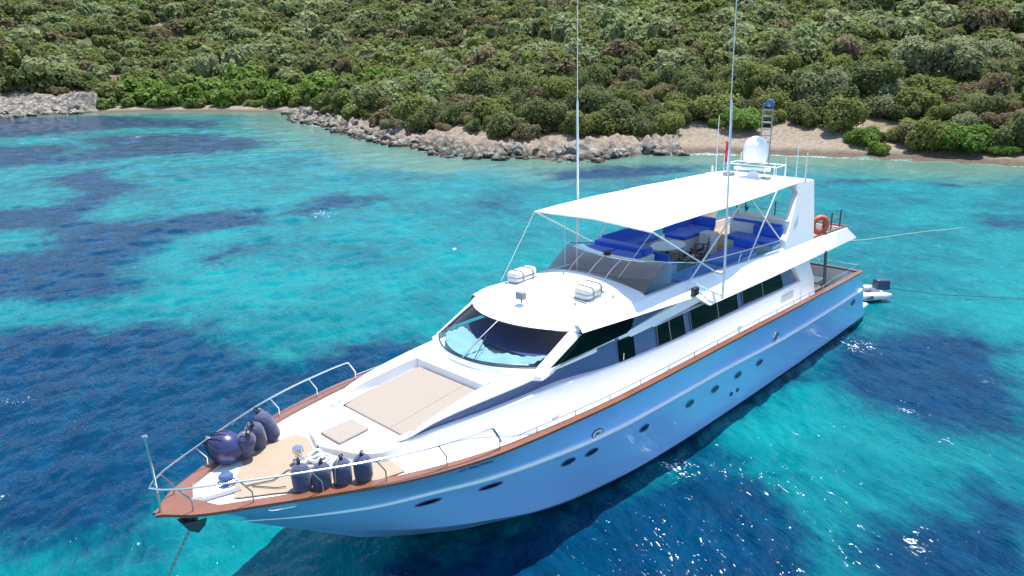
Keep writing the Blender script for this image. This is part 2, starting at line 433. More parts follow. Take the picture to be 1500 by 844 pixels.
def sea_mat():
    m, t, b = newmat('clear_sea_water')
    at = lambda n: N(t, 'ShaderNodeAttribute', attribute_name=n).outputs['Fac']
    geo = N(t, 'ShaderNodeNewGeometry')
    mp = N(t, 'ShaderNodeMapping'); mp.inputs['Rotation'].default_value = (0, 0, -WIND)
    t.links.new(geo.outputs['Position'], mp.inputs[0])
    def noise(s, d=5, r=.55, sc=(1, 1, 1), dist=0):
        q = N(t, 'ShaderNodeMapping'); q.inputs['Scale'].default_value = sc; t.links.new(mp.outputs[0], q.inputs[0])
        n = N(t, 'ShaderNodeTexNoise'); n.inputs['Scale'].default_value = s; n.inputs['Detail'].default_value = d; n.inputs['Roughness'].default_value = r; n.inputs['Distortion'].default_value = dist
        t.links.new(q.outputs[0], n.inputs['Vector']); return n.outputs[0]
    def math_(op, a, c, clamp=False):
        n = N(t, 'ShaderNodeMath', operation=op, use_clamp=clamp)
        for k, v in enumerate((a, c)):
            if hasattr(v, 'links'): t.links.new(v, n.inputs[k])
            else: n.inputs[k].default_value = v
        return n.outputs[0]
    def rng(x, a, c, lo=0, hi=1):
        n = N(t, 'ShaderNodeMapRange', interpolation_type='SMOOTHSTEP'); t.links.new(x, n.inputs[0])
        n.inputs[1].default_value = a; n.inputs[2].default_value = c; n.inputs[3].default_value = lo; n.inputs[4].default_value = hi; return n.outputs[0]
    def mix(f, a, c):
        x = N(t, 'ShaderNodeMix', data_type='RGBA'); t.links.new(f, x.inputs[0])
        for k, v in ((6, a), (7, c)):
            if hasattr(v, 'links'): t.links.new(v, x.inputs[k])
            else: x.inputs[k].default_value = (*v, 1)
        return x.outputs[2]
    sandy = mix(rng(noise(.11, 4, .6), .35, .68), DEEP, BRIGHT)
    sandy = mix(rng(noise(.5, 6, .7, (.5, 1.6, 1)), .42, .72, 0, .5), sandy, BRIGHT2)
    c = mix(at('shallow'), sandy, SHALLOW)
    weedn = math_('ADD', at('seagrass'), math_('ADD', math_('MULTIPLY', math_('SUBTRACT', noise(.42, 7, .68), .5), .9), math_('MULTIPLY', math_('SUBTRACT', noise(1.9, 5, .7, (.45, 1.5, 1)), .5), .42)))
    weed = mix(rng(noise(.7, 6, .7, (.5, 1.4, 1)), .35, .7), WEED1, WEED2)
    c = mix(rng(weedn, .30, .78, 0, .94), c, weed)
    fo = rng(math_('ADD', at('foam_and_glints'), math_('MULTIPLY', math_('SUBTRACT', noise(5.0, 3, .62, (.6, 1.4, 1), 1.4), .5), 3.3)), .80, .88)
    fo = math_('MULTIPLY', fo, rng(at('foam_and_glints'), .03, .12))
    c = mix(fo, c, (.72, .76, .78))  # one white colours both the foam and the painted sun sparkle
    t.links.new(c, b.inputs['Base Color'])
    b.inputs['IOR'].default_value = 1.33
    rgh = N(t, 'ShaderNodeMath', operation='MULTIPLY_ADD'); t.links.new(fo, rgh.inputs[0]); rgh.inputs[1].default_value = .5; rgh.inputs[2].default_value = .022
    t.links.new(rgh.outputs[0], b.inputs['Roughness'])
    b.inputs['Specular IOR Level'].default_value = .17
    hgt = math_('ADD', math_('MULTIPLY', noise(3.0, 2, .55, (.55, 1.5, 1), .5), 1.0), math_('MULTIPLY', noise(8.5, 1, .5, (.65, 1.4, 1), .5), .55))
    bp = N(t, 'ShaderNodeBump'); bp.inputs['Strength'].default_value = .8; bp.inputs['Distance'].default_value = .075
    t.links.new(hgt, bp.inputs['Height']); t.links.new(bp.outputs[0], b.inputs['Normal'])
    return m
DEEP = (.0, .092, .122); BRIGHT = (.0, .165, .182); BRIGHT2 = (.006, .215, .222)
SHALLOW = (.095, .185, .135); WEED1 = (.0, .017, .058); WEED2 = (.0, .034, .092)
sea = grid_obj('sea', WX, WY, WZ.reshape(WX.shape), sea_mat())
sea['kind'] = 'structure'
SEAGRASS = [(1,[(25.2,162.0),(41.6,160.1),(50.3,152.1),(59.0,117.7),(53.0,107.5),(46.7,116.8),(39.8,121.2),(30.3,119.2),(18.9,127.5)]),(0.9,[(33.5,108.4),(39.6,109.2),(49.4,98.3),(47.0,82.5),(42.8,73.8),(37.3,73.8),(32.4,77.5),(28.1,80.4),(23.0,82.6),(22.1,89.4),(28.5,95.5)]),(1,[(16.9,116.4),(28.7,100.1),(25.3,85.0),(18.6,81.6),(12.2,90.1)]),(1,[(6.6,59.3),(13.0,56.5),(14.8,60.0),(17.2,71.8),(23.2,76.5),(28.0,76.0),(21.6,60.0),(16.2,53.5),(13.4,46.2),(17.1,43.5),(21.2,42.2),(25.0,39.9),(24.2,37.0),(20.2,34.2),(17.2,36.0),(14.6,36.2),(11.6,32.5),(9.3,27.0),(6.8,26.4),(5.1,27.9),(1.6,31.5),(3.7,43.0),(8.4,39.9),(9.8,44.8),(5.4,52.1)]),(0.9,[(25.9,38.4),(31.3,40.8),(34.5,39.4),(33.4,35.7),(29.8,34.9),(25.2,33.5),(24.2,35.5)]),(0.8,[(19.8,48.2),(22.0,47.6),(20.5,44.7),(19.0,45.7)]),(0.8,[(25.2,64.3),(28.5,64.9),(27.0,60.6),(24.4,60.7)]),(0.85,[(13.3,28.9),(16.8,32.2),(18.8,29.9),(18.4,28.3),(15.1,26.3),(13.5,27.2)]),(0.7,[(18.3,38.4),(21.4,37.4),(19.4,32.3),(17.2,33.0)]),(0.85,[(36.1,30.2),(40.3,29.5),(38.6,27.0),(35.1,26.7),(34.5,28.3)]),(0.5,[(33.4,26.4),(36.1,25.5),(35.0,23.1),(32.3,22.8)]),(0.95,[(0.7,26.4),(4.6,23.8),(6.1,22.3),(8.0,21.2),(9.4,18.0),(10.0,15.8),(9.1,13.9),(9.6,12.0),(11.8,12.5),(13.5,11.5),(14.5,9.8),(12.5,7.6),(6.6,6.2),(2.7,6.5),(1.7,5.2),(1.1,4.2),(0.3,4.5),(-0.2,5.6),(-1.0,6.0),(-2.8,7.1)]),(0.9,[(50.7,36.7),(58.1,32.2),(63.8,27.8),(63.8,24.0),(52.6,25.9),(49.6,29.0),(47.5,33.0)]),(0.9,[(62.6,13.6),(67.5,10.3),(64.7,8.7),(59.9,11.0),(59.7,12.2)]),(0.85,[(66.7,7.8),(68.8,4.0),(68.3,1.8),(65.3,4.1),(65.3,6.8)]),(0.8,[(58.5,3.2),(60.6,1.4),(58.1,1.2),(57.6,2.6)]),(0.9,[(53.2,-1.3),(55.7,-1.9),(56.6,-3.3),(52.3,-4.5),(50.7,-2.6),(51.5,-1.7)]),(1,[(22.3,-3.1),(25.7,-3.0),(28.5,-4.6),(29.3,-6.7),(29.7,-9.2),(20.7,-10.8),(19.5,-9.4),(19.3,-7.8),(19.6,-6.4),(20.5,-4.8)]),(1,[(4.9,0.0),(7.2,-0.9),(9.1,-2.3),(12.2,-3.0),(14.9,-3.6),(14.0,-4.9),(13.2,-6.3),(12.6,-7.6),(10.9,-8.2),(9.6,-8.4),(3.5,-1.8)]),(0.9,[(12.5,-7.3),(15.8,-8.8),(17.2,-9.6),(17.7,-11.7),(12.7,-12.5),(9.3,-8.7)]),(0.85,[(14.5,0.2),(17.9,-0.4),(19.8,-2.5),(25.6,-3.2),(23.1,-4.4),(18.0,-3.7),(14.2,-3.5),(11.9,-3.2)]),(0.6,[(27.2,-1.4),(29.1,-2.5),(28.5,-4.1),(26.5,-3.9),(25.6,-2.6)])]
def poly_sd(P, x, y):
    P = np.array(P, float); n = len(P); best = np.full(x.shape, 1e9); ins = np.zeros(x.shape, bool); j = n-1
    for i in range(n):
        a = P[j]; c = P[i]; d = c-a; L = d@d+1e-9
        t = np.clip(((x-a[0])*d[0]+(y-a[1])*d[1])/L, 0, 1)
        best = np.minimum(best, (x-a[0]-t*d[0])**2+(y-a[1]-t*d[1])**2)
        if a[1] != c[1]: ins ^= ((c[1] > y) != (a[1] > y)) & (x < (a[0]-c[0])*(y-c[1])/(a[1]-c[1]+1e-12)+c[0])
        j = i
    return np.where(ins, 1, -1)*np.sqrt(best)
val = np.zeros(fx.shape)
wx = fx+(fbm(fx*.12, fy*.12, 3, 51)-.5)*5*np.clip(fr/60, .4, 1.6); wy = fy+(fbm(fx*.12+40, fy*.12, 3, 52)-.5)*5*np.clip(fr/60, .4, 1.6)
for wgt, P in SEAGRASS:
    soft = 1.5+.03*fr
    val = np.maximum(val, wgt*(np.clip(poly_sd(P, wx, wy)/soft, -1, 1)*.5+.5))
attr(sea.data, 'seagrass', val)
attr(sea.data, 'shallow', smooth(-16, -2, wd+(fbm(fx*.15, fy*.15, 3, 61)-.5)*9)*np.where(ws_ == 0, .6, .9))
FOAM_AND_GLINTS = [(13.0, -3.5, .9, .42), (12.9, -3.1, .45, .75), (13.6, -4.6, 1.3, .35), (25.4, -3.6, .8, .62), (13.7, -9.4, .55, .5), (21, -7, .5, .5), (1.0, 16, 1.0, .33), (38.7, 104, 1.8, .55), (25.7, 35.2, 1.3, .5),
        (9.6, -4.6, 1.6, .30), (9.1, -6.2, 2.0, .34), (13.9, -5.8, 1.6, .28), (7.4, -5.2, 1.4, .3), (10.5, -6.0, 4.0, .17), (13.5, -6.5, 3.0, .16), (12.0, -8.5, 1.2, .3), (8.2, -7.2, 1.4, .28), (16.5, -5.0, 1.5, .15), (2.5, 12.5, .7, .3), (30, 27, .6, .4), (19.5, -8.6, .5, .35), (18.5, -5.6, .4, .3), (-1.3, 9.5, .8, .35), (24.9, -8.3, .4, .45), (10.6, -7.6, .6, .42)]  # foam spots, plus white speckles painted in place of sun glints
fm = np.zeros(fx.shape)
for x, y, r, a in FOAM_AND_GLINTS: fm = np.maximum(fm, a*np.exp(-((fx-x)**2+(fy-y)**2)/(r*r)))
fm = np.maximum(fm, .62*smooth(-1.5, -.2, wd)*(.55+.9*(fbm(fx*.12, fy*.12, 2, 71)-.5)*2))
attr(sea.data, 'foam_and_glints', fm)

# ================================================================== VEGETATION
def leaf_cloud(lobes, n, size, seed, flat=.35):
    """leaf clumps scattered through the outer shell of several lobes: (centre, radii)"""
    r = np.random.default_rng(seed); co = []; 
    wts = np.array([l[1][0]*l[1][2] for l in lobes]); pick = r.choice(len(lobes), n, p=wts/wts.sum())
    d = r.normal(size=(n, 3)); d[:, 2] = d[:, 2]*.9+.18; d /= np.linalg.norm(d, axis=1)[:, None]
    C = np.array([l[0] for l in lobes])[pick]; R = np.array([l[1] for l in lobes])[pick]
    depth = 1-r.random(n)**2.2*.42
    depth = depth+(r.random(n) < .16)*r.random(n)*.30
    bump = 1+.16*np.sin(d[:, 0]*9+pick*3)*np.sin(d[:, 1]*8+1.3*pick)*np.cos(d[:, 2]*7)
    p = C+d*R*(depth*bump)[:, None]
    k = p[:, 2] > -.05; p = p[k]; d = d[k]; n = len(p)
    nn = d+np.array([0, 0, .35])+r.normal(size=(n, 3))*.5; nn /= np.linalg.norm(nn, axis=1)[:, None]
    a = np.cross(nn, r.normal(size=(n, 3))); a /= np.linalg.norm(a, axis=1)[:, None]; b = np.cross(nn, a)
    s = size*(.55+.9*r.random(n))[:, None]; e = .55+.4*r.random(n)[:, None]
    co = np.stack([p-a*s, p-b*s*e+nn*s*.25, p+a*s, p+b*s*e+nn*s*.25], 1).reshape(-1, 3)
    q = np.arange(len(co)).reshape(-1, 4)
    return co, q
def lobes_for(seed, wide=1., tall=1., n=6):
    r = random.Random(seed); L = [((0, 0, .48*tall), (.62*wide, .62*wide, .55*tall))]
    for i in range(n):
        a = 2*math.pi*i/n+r.uniform(-.7, .7); q = r.uniform(.25, .72)*wide
        s = r.uniform(.30, .46)
        L.append(((q*math.cos(a), q*math.sin(a), r.uniform(.22, .86)*tall), (s*wide, s*wide, s*r.uniform(.75, 1.15)*tall)))
    return L
def leafmat(name, cols, stuff=False):
    m, t, b = newmat(name)
    oi = N(t, 'ShaderNodeObjectInfo'); geo = N(t, 'ShaderNodeNewGeometry')
    src = N(t, 'ShaderNodeAttribute', attribute_name='tint').outputs['Fac'] if stuff else oi.outputs['Random']
    nz = N(t, 'ShaderNodeTexNoise'); nz.inputs['Scale'].default_value = 1.1; nz.inputs['Detail'].default_value = 4
    t.links.new(geo.outputs['Position'], nz.inputs[0])
    r = N(t, 'ShaderNodeValToRGB'); e = r.color_ramp.elements
    while len(e) < len(cols): e.new(.5)
    for i, (k, c) in enumerate(zip(e, cols)): k.position = i/(len(cols)-1); k.color = (*c, 1)
    if stuff:
        t.links.new(src, r.inputs[0])
    else:
        t.links.new(src, r.inputs[0])
    mp = N(t, 'ShaderNodeMapRange'); mp.inputs[1].default_value = .3; mp.inputs[2].default_value = .7; mp.inputs[3].default_value = .98; mp.inputs[4].default_value = 1.42
    t.links.new(nz.outputs[0], mp.inputs[0])
    ri = N(t, 'ShaderNodeMapRange'); ri.inputs[3].default_value = .78; ri.inputs[4].default_value = 1.22; t.links.new(geo.outputs['Random Per Island'], ri.inputs[0])
    mu = N(t, 'ShaderNodeMath', operation='MULTIPLY'); t.links.new(mp.outputs[0], mu.inputs[0]); t.links.new(ri.outputs[0], mu.inputs[1])
    mx = N(t, 'ShaderNodeVectorMath', operation='SCALE'); t.links.new(r.outputs[0], mx.inputs[0]); t.links.new(mu.outputs[0], mx.inputs['Scale'])
    t.links.new(mx.outputs[0], b.inputs['Base Color']); b.inputs['Roughness'].default_value = .75; b.inputs['Specular IOR Level'].default_value = .25
    out = t.nodes['Material Output']
    tl = N(t, 'ShaderNodeBsdfTranslucent'); t.links.new(mx.outputs[0], tl.inputs[0])
    ms = N(t, 'ShaderNodeMixShader'); ms.inputs[0].default_value = .45
    t.links.new(b.outputs[0], ms.inputs[1]); t.links.new(tl.outputs[0], ms.inputs[2]); t.links.new(ms.outputs[0], out.inputs[0])
    return m
KINDS = {   # look words, colours from dull to light
    'olive': ('dark olive green', [(.095, .118, .042), (.125, .150, .055), (.155, .18, .068)]),
    'silver': ('silvery grey-green', [(.175, .20, .10), (.215, .245, .122), (.28, .305, .165)]),
    'fresh': ('bright green', [(.095, .165, .030), (.125, .205, .036), (.16, .245, .05)]),
    'rust': ('dry rusty brown', [(.155, .125, .070), (.175, .150, .080), (.19, .17, .088)]),
    'mid': ('yellowish green', [(.14, .165, .042), (.175, .20, .055), (.21, .23, .07)])}
LEAF = {k: leafmat(k+'_leaves', v[1]) for k, v in KINDS.items()}
SHRUB = {}
for ki, k in enumerate(KINDS):
    SHRUB[k] = []
    for j in range(4):
        lb = lobes_for(ki*10+j, 1., {'fresh': .75, 'rust': .8}.get(k, 1.05), 5+j)
        co, q = leaf_cloud(lb, 3800, .060, 100+ki*10+j)
        me = bpy.data.meshes.new('shrub'); fill(me, co, q, False); me.materials.append(LEAF[k]); SHRUB[k].append(me)
# candidate plants: jittered grid over the hillside
pts = []
jr = random.Random(5)
for gx in np.arange(-20, 330, 2.75):
    for gy in np.arange(-100, 330, 2.75):
        x = gx+jr.uniform(-1.2, 1.2); y = gy+jr.uniform(-1.2, 1.2)
        pts.append((x, y, jr.random(), jr.random(), jr.random()))
pts = np.array(pts)
PZ, PD, PS = land_height(pts[:, 0], pts[:, 1])
dens = fbm(pts[:, 0]*.07, pts[:, 1]*.07, 3, 91); kn = fbm(pts[:, 0]*.045+7, pts[:, 1]*.045, 3, 92)
UU = np.array([project((x, y, .5))[0] for x, y in pts[:, :2]])
edge = np.where(PS == 3, np.where((UU < 1238) | ((UU > 1248) & (UU < 1262)), 10.5, np.where(UU > 1262, 3.5, 14)), np.where(PS == 1, 6.0, np.where(PS == 0, 12, np.where(UU < 620, 6.5, 9.5))))+(fbm(pts[:, 0]*.12, pts[:, 1]*.12, 2, 93)-.5)*np.where(PS == 3, 4.5, 6)
plants = []
for (x, y, a, b_, c_), z, d, s, dn, k0, ed in zip(pts, PZ, PD, PS, dens, kn, edge):
    if d < ed or d > 150: continue
    if dn < .36 and a < .75 and d > ed+5: continue
    u, v, dep = project((x, y, z+1))
    if dep < 20 or not (-520 < u < 2050) or v < -130: continue
    if s == 1 and d < 24: k = 'fresh' if a < .75 else 'mid'
    elif d < ed+6 and s == 3: k = 'fresh' if a < .34 else 'mid' if a < .68 else 'rust' if a < .78 else 'olive'
    elif k0 < .40: k = 'rust' if a < .30 else 'olive' if a < .75 else 'mid'
    elif k0 < .55: k = 'olive' if a < .40 else 'mid' if a < .78 else 'silver' if a < .92 else 'rust'
    else: k = 'silver' if a < .36 else 'olive' if a < .66 else 'mid' if a < .95 else 'rust'
    if u < 560 and d > 25 and k == 'silver' and b_ < .6: k = 'rust' if a < .15 else 'olive'
    if u < 560 and d > 25 and k == 'mid' and b_ < .35: k = 'rust'
    r = 1.3+2.2*b_**2.0
    if d < ed+2.5 and not (s == 3 and u > 1262): r *= .8
    if abs((x-70.2)/2.8)**2+abs((y-83)/4.5)**2 < 1: continue
    if k == 'silver': r *= 1.1
    plants.append((dep, x, y, z, k, r, c_, d, s, u, v))
plants.sort()

# nearest plants are individuals, the far slope reads as one mass
COLS_ = [(-999, 170, 'above the pale slab rocks'), (170, 300, 'behind the small beach\'s left end'), (300, 425, 'behind the small beach\'s right end'),
         (425, 560, 'on the rocky point\'s west end'), (560, 700, 'above the rust-red hollow'), (700, 845, 'above the pale rock shelf'),
         (845, 950, 'right of the thin flybridge pole'), (950, 1062, 'left of the tall white whip aerial'), (1062, 1190, 'behind the white radome mast'),
         (1190, 1330, 'above the right beach\'s sandy gap'), (1330, 1430, 'behind the right beach\'s middle'), (1430, 9999, 'at the beach\'s far right end')]
FORM = ['domed', 'lobed', 'spreading', 'bushy']
near = [p for p in plants if -60 < p[9] < 1560][:285]
near_set = set(p[1:3] for p in near)
for dep, x, y, z, k, r, c_, d, s, u, v in near:
    j = int(c_*3.999)
    o = bpy.data.objects.new('shrub', SHRUB[k][j]); COL.objects.link(o)
    o.location = (x, y, z-.1); o.rotation_euler = (0, 0, c_*40); o.scale = (r, r*(.9+.2*((c_*7) % 1)), r*(.85+.35*((c_*13) % 1)))
    zone = next(t for lo, hi, t in COLS_ if lo <= u < hi)
    row = 'at the front' if d < 13 else 'in second row' if d < 19 else 'up the slope' if d < 27 else 'high up'
    sz = 'low' if r < 1.3 else 'small' if r < 1.6 else 'broad' if r < 2.2 else 'big'
    tag(o, f'{sz} {FORM[j]} {KINDS[k][0]} shrub {row} {zone}', 'shrub', 'shrubs along the shore')
cos, qs, tint = [], [], []; base = 0
far = [p for p in plants if p[1:3] not in near_set]
TI = {'rust': .04, 'olive': .28, 'mid': .52, 'fresh': .74, 'silver': .95}
FARV = [leaf_cloud(lobes_for(500+i, 1., 1., 5+i % 3), 420, .17, 600+i) for i in range(10)]
FARN = [leaf_cloud(lobes_for(540+i, 1., 1., 5+i % 3), 900, .125, 640+i) for i in range(10)]
for i, (dep, x, y, z, k, r, c_, d, s, u, v) in enumerate(far):
    co, q = (FARN if dep < 150 else FARV)[i % 10]
    ca, sa = math.cos(c_*40), math.sin(c_*40); r *= 1.12
    p = np.stack([(co[:, 0]*ca-co[:, 1]*sa)*r+x, (co[:, 0]*sa+co[:, 1]*ca)*r+y, co[:, 2]*r*(.85+.35*((c_*13) % 1))+z-.1], 1)
    cos.append(p); qs.append(q+base); base += len(p); tint.append(np.full(len(p), TI[k]+((c_*17) % 1-.5)*.12))
me = bpy.data.meshes.new('hillside_scrub'); fill(me, np.vstack(cos), np.vstack(qs), False)
attr(me, 'tint', np.concatenate(tint))
me.materials.append(leafmat('hillside_leaves', [(.17, .14, .078), (.11, .132, .048), (.16, .18, .056), (.125, .205, .036), (.23, .26, .132)], True))
scrub = bpy.data.objects.new('hillside_scrub', me); COL.objects.link(scrub)
scrub['kind'] = 'stuff'; tag(scrub, 'dense mixed green scrub covering the upper hillside', 'scrub')
print('plants', len(plants), 'far', len(far))

# a few standing trees with trunks
BARK = pmat('grey_bark', (.10, .085, .07), .9, var=.3, scale=6, bump=.6)
def tree(x, y, R, H, kind, label, seed):
    z = float(land_height([x], [y])[0][0])
    t = thing('tree', label, 'tree', (x, y, z-.1), 'standing trees on the hillside')
    r = random.Random(seed); mb = MB()
    hz = H*.42
    mb.tube([(x, y, z-.3), (x+.1*R, y, z+hz*.5), (x-.05*R, y+.08*R, z+hz), (x, y, z+H*.7)], [.17*R/2, .13*R/2, .11*R/2, .04*R/2], 8)
    for i in range(5):
        a = i*1.3+r.random(); mb.tube([(x, y, z+hz*(.7+.08*i)), (x+.35*R*math.cos(a), y+.35*R*math.sin(a), z+H*.55), (x+.6*R*math.cos(a), y+.6*R*math.sin(a), z+H*.7)], [.07*R/2, .05*R/2, .02*R/2], 6)
    obj('trunk', mb, BARK, t, True)
    lb = [((c[0]*R, c[1]*R, H*.28+c[2]*H*.70), (e[0]*R, e[1]*R, e[2]*H*.66)) for c, e in lobes_for(seed, 1, 1, 7)]
    co, q = leaf_cloud(lb, 2600, .17*max(1, R/2.2), seed)
    m2 = bpy.data.meshes.new('crown'); fill(m2, co+np.array([0, 0, .1]), q, False); m2.materials.append(LEAF[kind])
    o = bpy.data.objects.new('crown', m2); COL.objects.link(o); o.parent = t
TREES = [(303, 112, 176, 2.9, 6.4, 'silver', 'lone tall silvery tree rising from the bright bushes behind the small beach'),
         (450, 97, 168, 2.6, 4.2, 'silver', 'rounded grey-green tree right of the small beach above the bushes'),
         (1182, 140, 114, 2.7, 4.6, 'olive', 'rounded dark olive tree just right of the radar mast top'),
         (1229, 162, 108, 2.2, 4.4, 'olive', 'dark olive tree with brown base left of the sandy gap'),
         (1278, 135, 117, 3.1, 5.2, 'olive', 'biggest dark olive tree above the sandy gap in the right beach'),
         (1400, 108, 124, 4.2, 5.6, 'silver', 'wide crowned pale-topped olive tree high behind the right beach'),
         (1335, 105, 126, 3.2, 5.6, 'silver', 'pale grey-green tree left of the wide crowned olive'),
         (1110, 132, 116, 3.0, 5.0, 'mid', 'yellowish green tree directly behind the radar mast')]
for px, py, D, R, H, k, lab in TREES:
    ray = fw+rt*(px-750)/FPX-up*(py-422)/FPX
    best = None
    for q in np.linspace(D*.75, D*1.25, 60):
        p = CAM+ray*q; z = float(land_height([p[0]], [p[1]])[0][0])
        if best is None or abs(z+H*.35-p[2]) < best[0]: best = (abs(z+H*.35-p[2]), p)
    tree(float(best[1][0]), float(best[1][1]), R, H, k, lab, int(px))

# boulders along the water line
ROCKM, t_, b_ = newmat('weathered_limestone')
g_ = N(t_, 'ShaderNodeNewGeometry'); oi_ = N(t_, 'ShaderNodeObjectInfo')
n_ = N(t_, 'ShaderNodeTexNoise'); n_.inputs['Scale'].default_value = 1.6; n_.inputs['Detail'].default_value = 9; n_.inputs['Roughness'].default_value = .72; t_.links.new(g_.outputs['Position'], n_.inputs[0])
r_ = N(t_, 'ShaderNodeValToRGB')
e_ = r_.color_ramp.elements; e_.new(.5); e_.new(.5)
for k_, (p_, c_) in zip(e_, [(.36, (.026, .023, .02)), (.46, (.13, .118, .10)), (.58, (.28, .26, .235)), (.74, (.49, .465, .43))]): k_.position = p_; k_.color = (*c_, 1)
t_.links.new(n_.outputs[0], r_.inputs[0])
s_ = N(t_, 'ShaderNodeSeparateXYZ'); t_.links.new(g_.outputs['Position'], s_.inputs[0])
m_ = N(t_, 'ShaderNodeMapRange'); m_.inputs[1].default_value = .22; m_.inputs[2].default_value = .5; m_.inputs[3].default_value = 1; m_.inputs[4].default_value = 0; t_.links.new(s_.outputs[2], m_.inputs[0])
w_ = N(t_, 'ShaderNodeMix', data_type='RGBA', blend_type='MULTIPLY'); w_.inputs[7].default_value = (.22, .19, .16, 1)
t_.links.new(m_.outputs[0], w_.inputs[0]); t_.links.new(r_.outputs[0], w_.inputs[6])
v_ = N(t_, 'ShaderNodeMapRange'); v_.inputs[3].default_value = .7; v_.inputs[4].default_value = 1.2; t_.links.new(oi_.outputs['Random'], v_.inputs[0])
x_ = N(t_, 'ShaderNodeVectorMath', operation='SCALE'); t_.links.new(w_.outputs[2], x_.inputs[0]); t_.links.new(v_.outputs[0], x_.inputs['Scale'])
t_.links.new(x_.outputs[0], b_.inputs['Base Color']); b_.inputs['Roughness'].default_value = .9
u_ = N(t_, 'ShaderNodeBump'); u_.inputs['Strength'].default_value = .8; u_.inputs['Distance'].default_value = .15; t_.links.new(n_.outputs[0], u_.inputs['Height']); t_.links.new(u_.outputs[0], b_.inputs['Normal'])
BOULD = []
for i in range(9):
    bm = bmesh.new(); bmesh.ops.create_icosphere(bm, subdivisions=3, radius=1)
    r = random.Random(i+40)
    cuts = [(Vector((r.gauss(0, 1), r.gauss(0, 1), r.gauss(0, .8))).normalized(), r.uniform(.45, .8)) for _ in range(11)]
    ph = r.random()*20
    for v in bm.verts:
        for n_c, dd in cuts:
            q = v.co.dot(n_c)-dd
            if q > 0: v.co -= n_c*q*.9
        d = v.co.normalized()
        v.co += d*(.07*math.sin(d.x*7+ph)*math.sin(d.y*6+ph)*math.cos(d.z*5)+.03*r.uniform(-1, 1))
        v.co.z *= .72
    me = bpy.data.meshes.new('boulder'); bm.to_mesh(me); bm.free(); me.materials.append(ROCKM); BOULD.append(me)
rb = random.Random(77)
BZ = [(-999, 60, 'at the slab rocks\' far left'), (60, 100, 'below the slab rocks\' middle'), (100, 200, 'beside the small beach\'s left end'), (200, 470, 'at the rocky point\'s west tip'),
      (470, 560, 'below the point\'s brown bushes'), (560, 640, 'below the rust-red hollow'), (640, 720, 'at the pale shelf\'s left corner'), (720, 800, 'along the pale shelf\'s front'),
      (800, 850, 'beside the thin flybridge pole'), (850, 930, 'right of the thin flybridge pole'), (930, 1010, 'at the rocky point\'s right end'), (1010, 9999, 'where rocks meet the right beach')]
seg = [(a, b2, s) for a, b2, s in zip(SH[:-1], SH[1:], SECT) if s in (0, 2)]
lens_ = [np.linalg.norm(b2-a) if s == 2 else np.linalg.norm(b2-a)*.55 for a, b2, s in seg]
cnt = 0
def boulder(x, y, sc, sink):
    global cnt
    hz, d, s = land_height([x], [y])
    z = max(float(hz[0]), -.25)
    u, v, dep = project((x, y, z))
    if not (-40 < u < 1540): return
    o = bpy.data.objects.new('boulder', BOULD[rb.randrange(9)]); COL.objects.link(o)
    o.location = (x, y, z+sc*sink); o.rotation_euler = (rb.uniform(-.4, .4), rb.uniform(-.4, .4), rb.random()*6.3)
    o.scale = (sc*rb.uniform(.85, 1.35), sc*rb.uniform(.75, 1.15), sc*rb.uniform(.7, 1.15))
    dd = float(d[0])
    zone = next(t for lo, hi, t in BZ if lo <= u < hi)
    place = 'in the water' if dd < .4 else 'at the waterline' if dd < 1.6 else 'on dry rocks' if dd < 4 else 'near the bushes'
    sz = 'small' if sc < .5 else 'middling' if sc < .8 else 'large' if sc < 1.15 else 'huge'
    tag(o, f'{sz} grey limestone boulder {place} {zone}', 'boulder', 'boulders along the rocky shore'); cnt += 1
tries = 0
while cnt < 294 and tries < 6000:
    tries += 1
    a, b2, s = rb.choices(seg, lens_)[0]; q = rb.random(); p = a+(b2-a)*q; dv = (b2-a)/np.linalg.norm(b2-a); nv = np.array([dv[1], -dv[0]])*-1
    off = rb.choice([rb.uniform(-.9, .7), rb.uniform(-.3, 1.8), rb.uniform(.5, 4.0)])
    xx, yy = p+nv*off
    dchk, schk = shore_sd([xx], [yy])
    if schk[0] not in (0, 2) or dchk[0] < -1.2 or dchk[0] > 9.5: continue
    far_ = 1.35 if s == 0 else 1
    boulder(float(xx), float(yy), far_*(rb.uniform(.28, .6) if rb.random() < .66 else rb.uniform(.6, 1.1)), rb.uniform(-.05, .3))
boulder(68.5, 117, .5, .1)
print('boulders', cnt)

# ================================================================== THE YACHT  (x aft from the bow, +y starboard, z up from the water)
Y0 = (13.5, 0, 0)
yacht = thing('motor_yacht', 'long pale blue and white motor yacht with canvas-shaded flybridge anchored in the bay', 'yacht', Y0)
def part(name, mb, mat, parent=None, **k): return obj(name, mb, mat, parent or yacht, **k)
V3 = lambda *a: Vector(a)

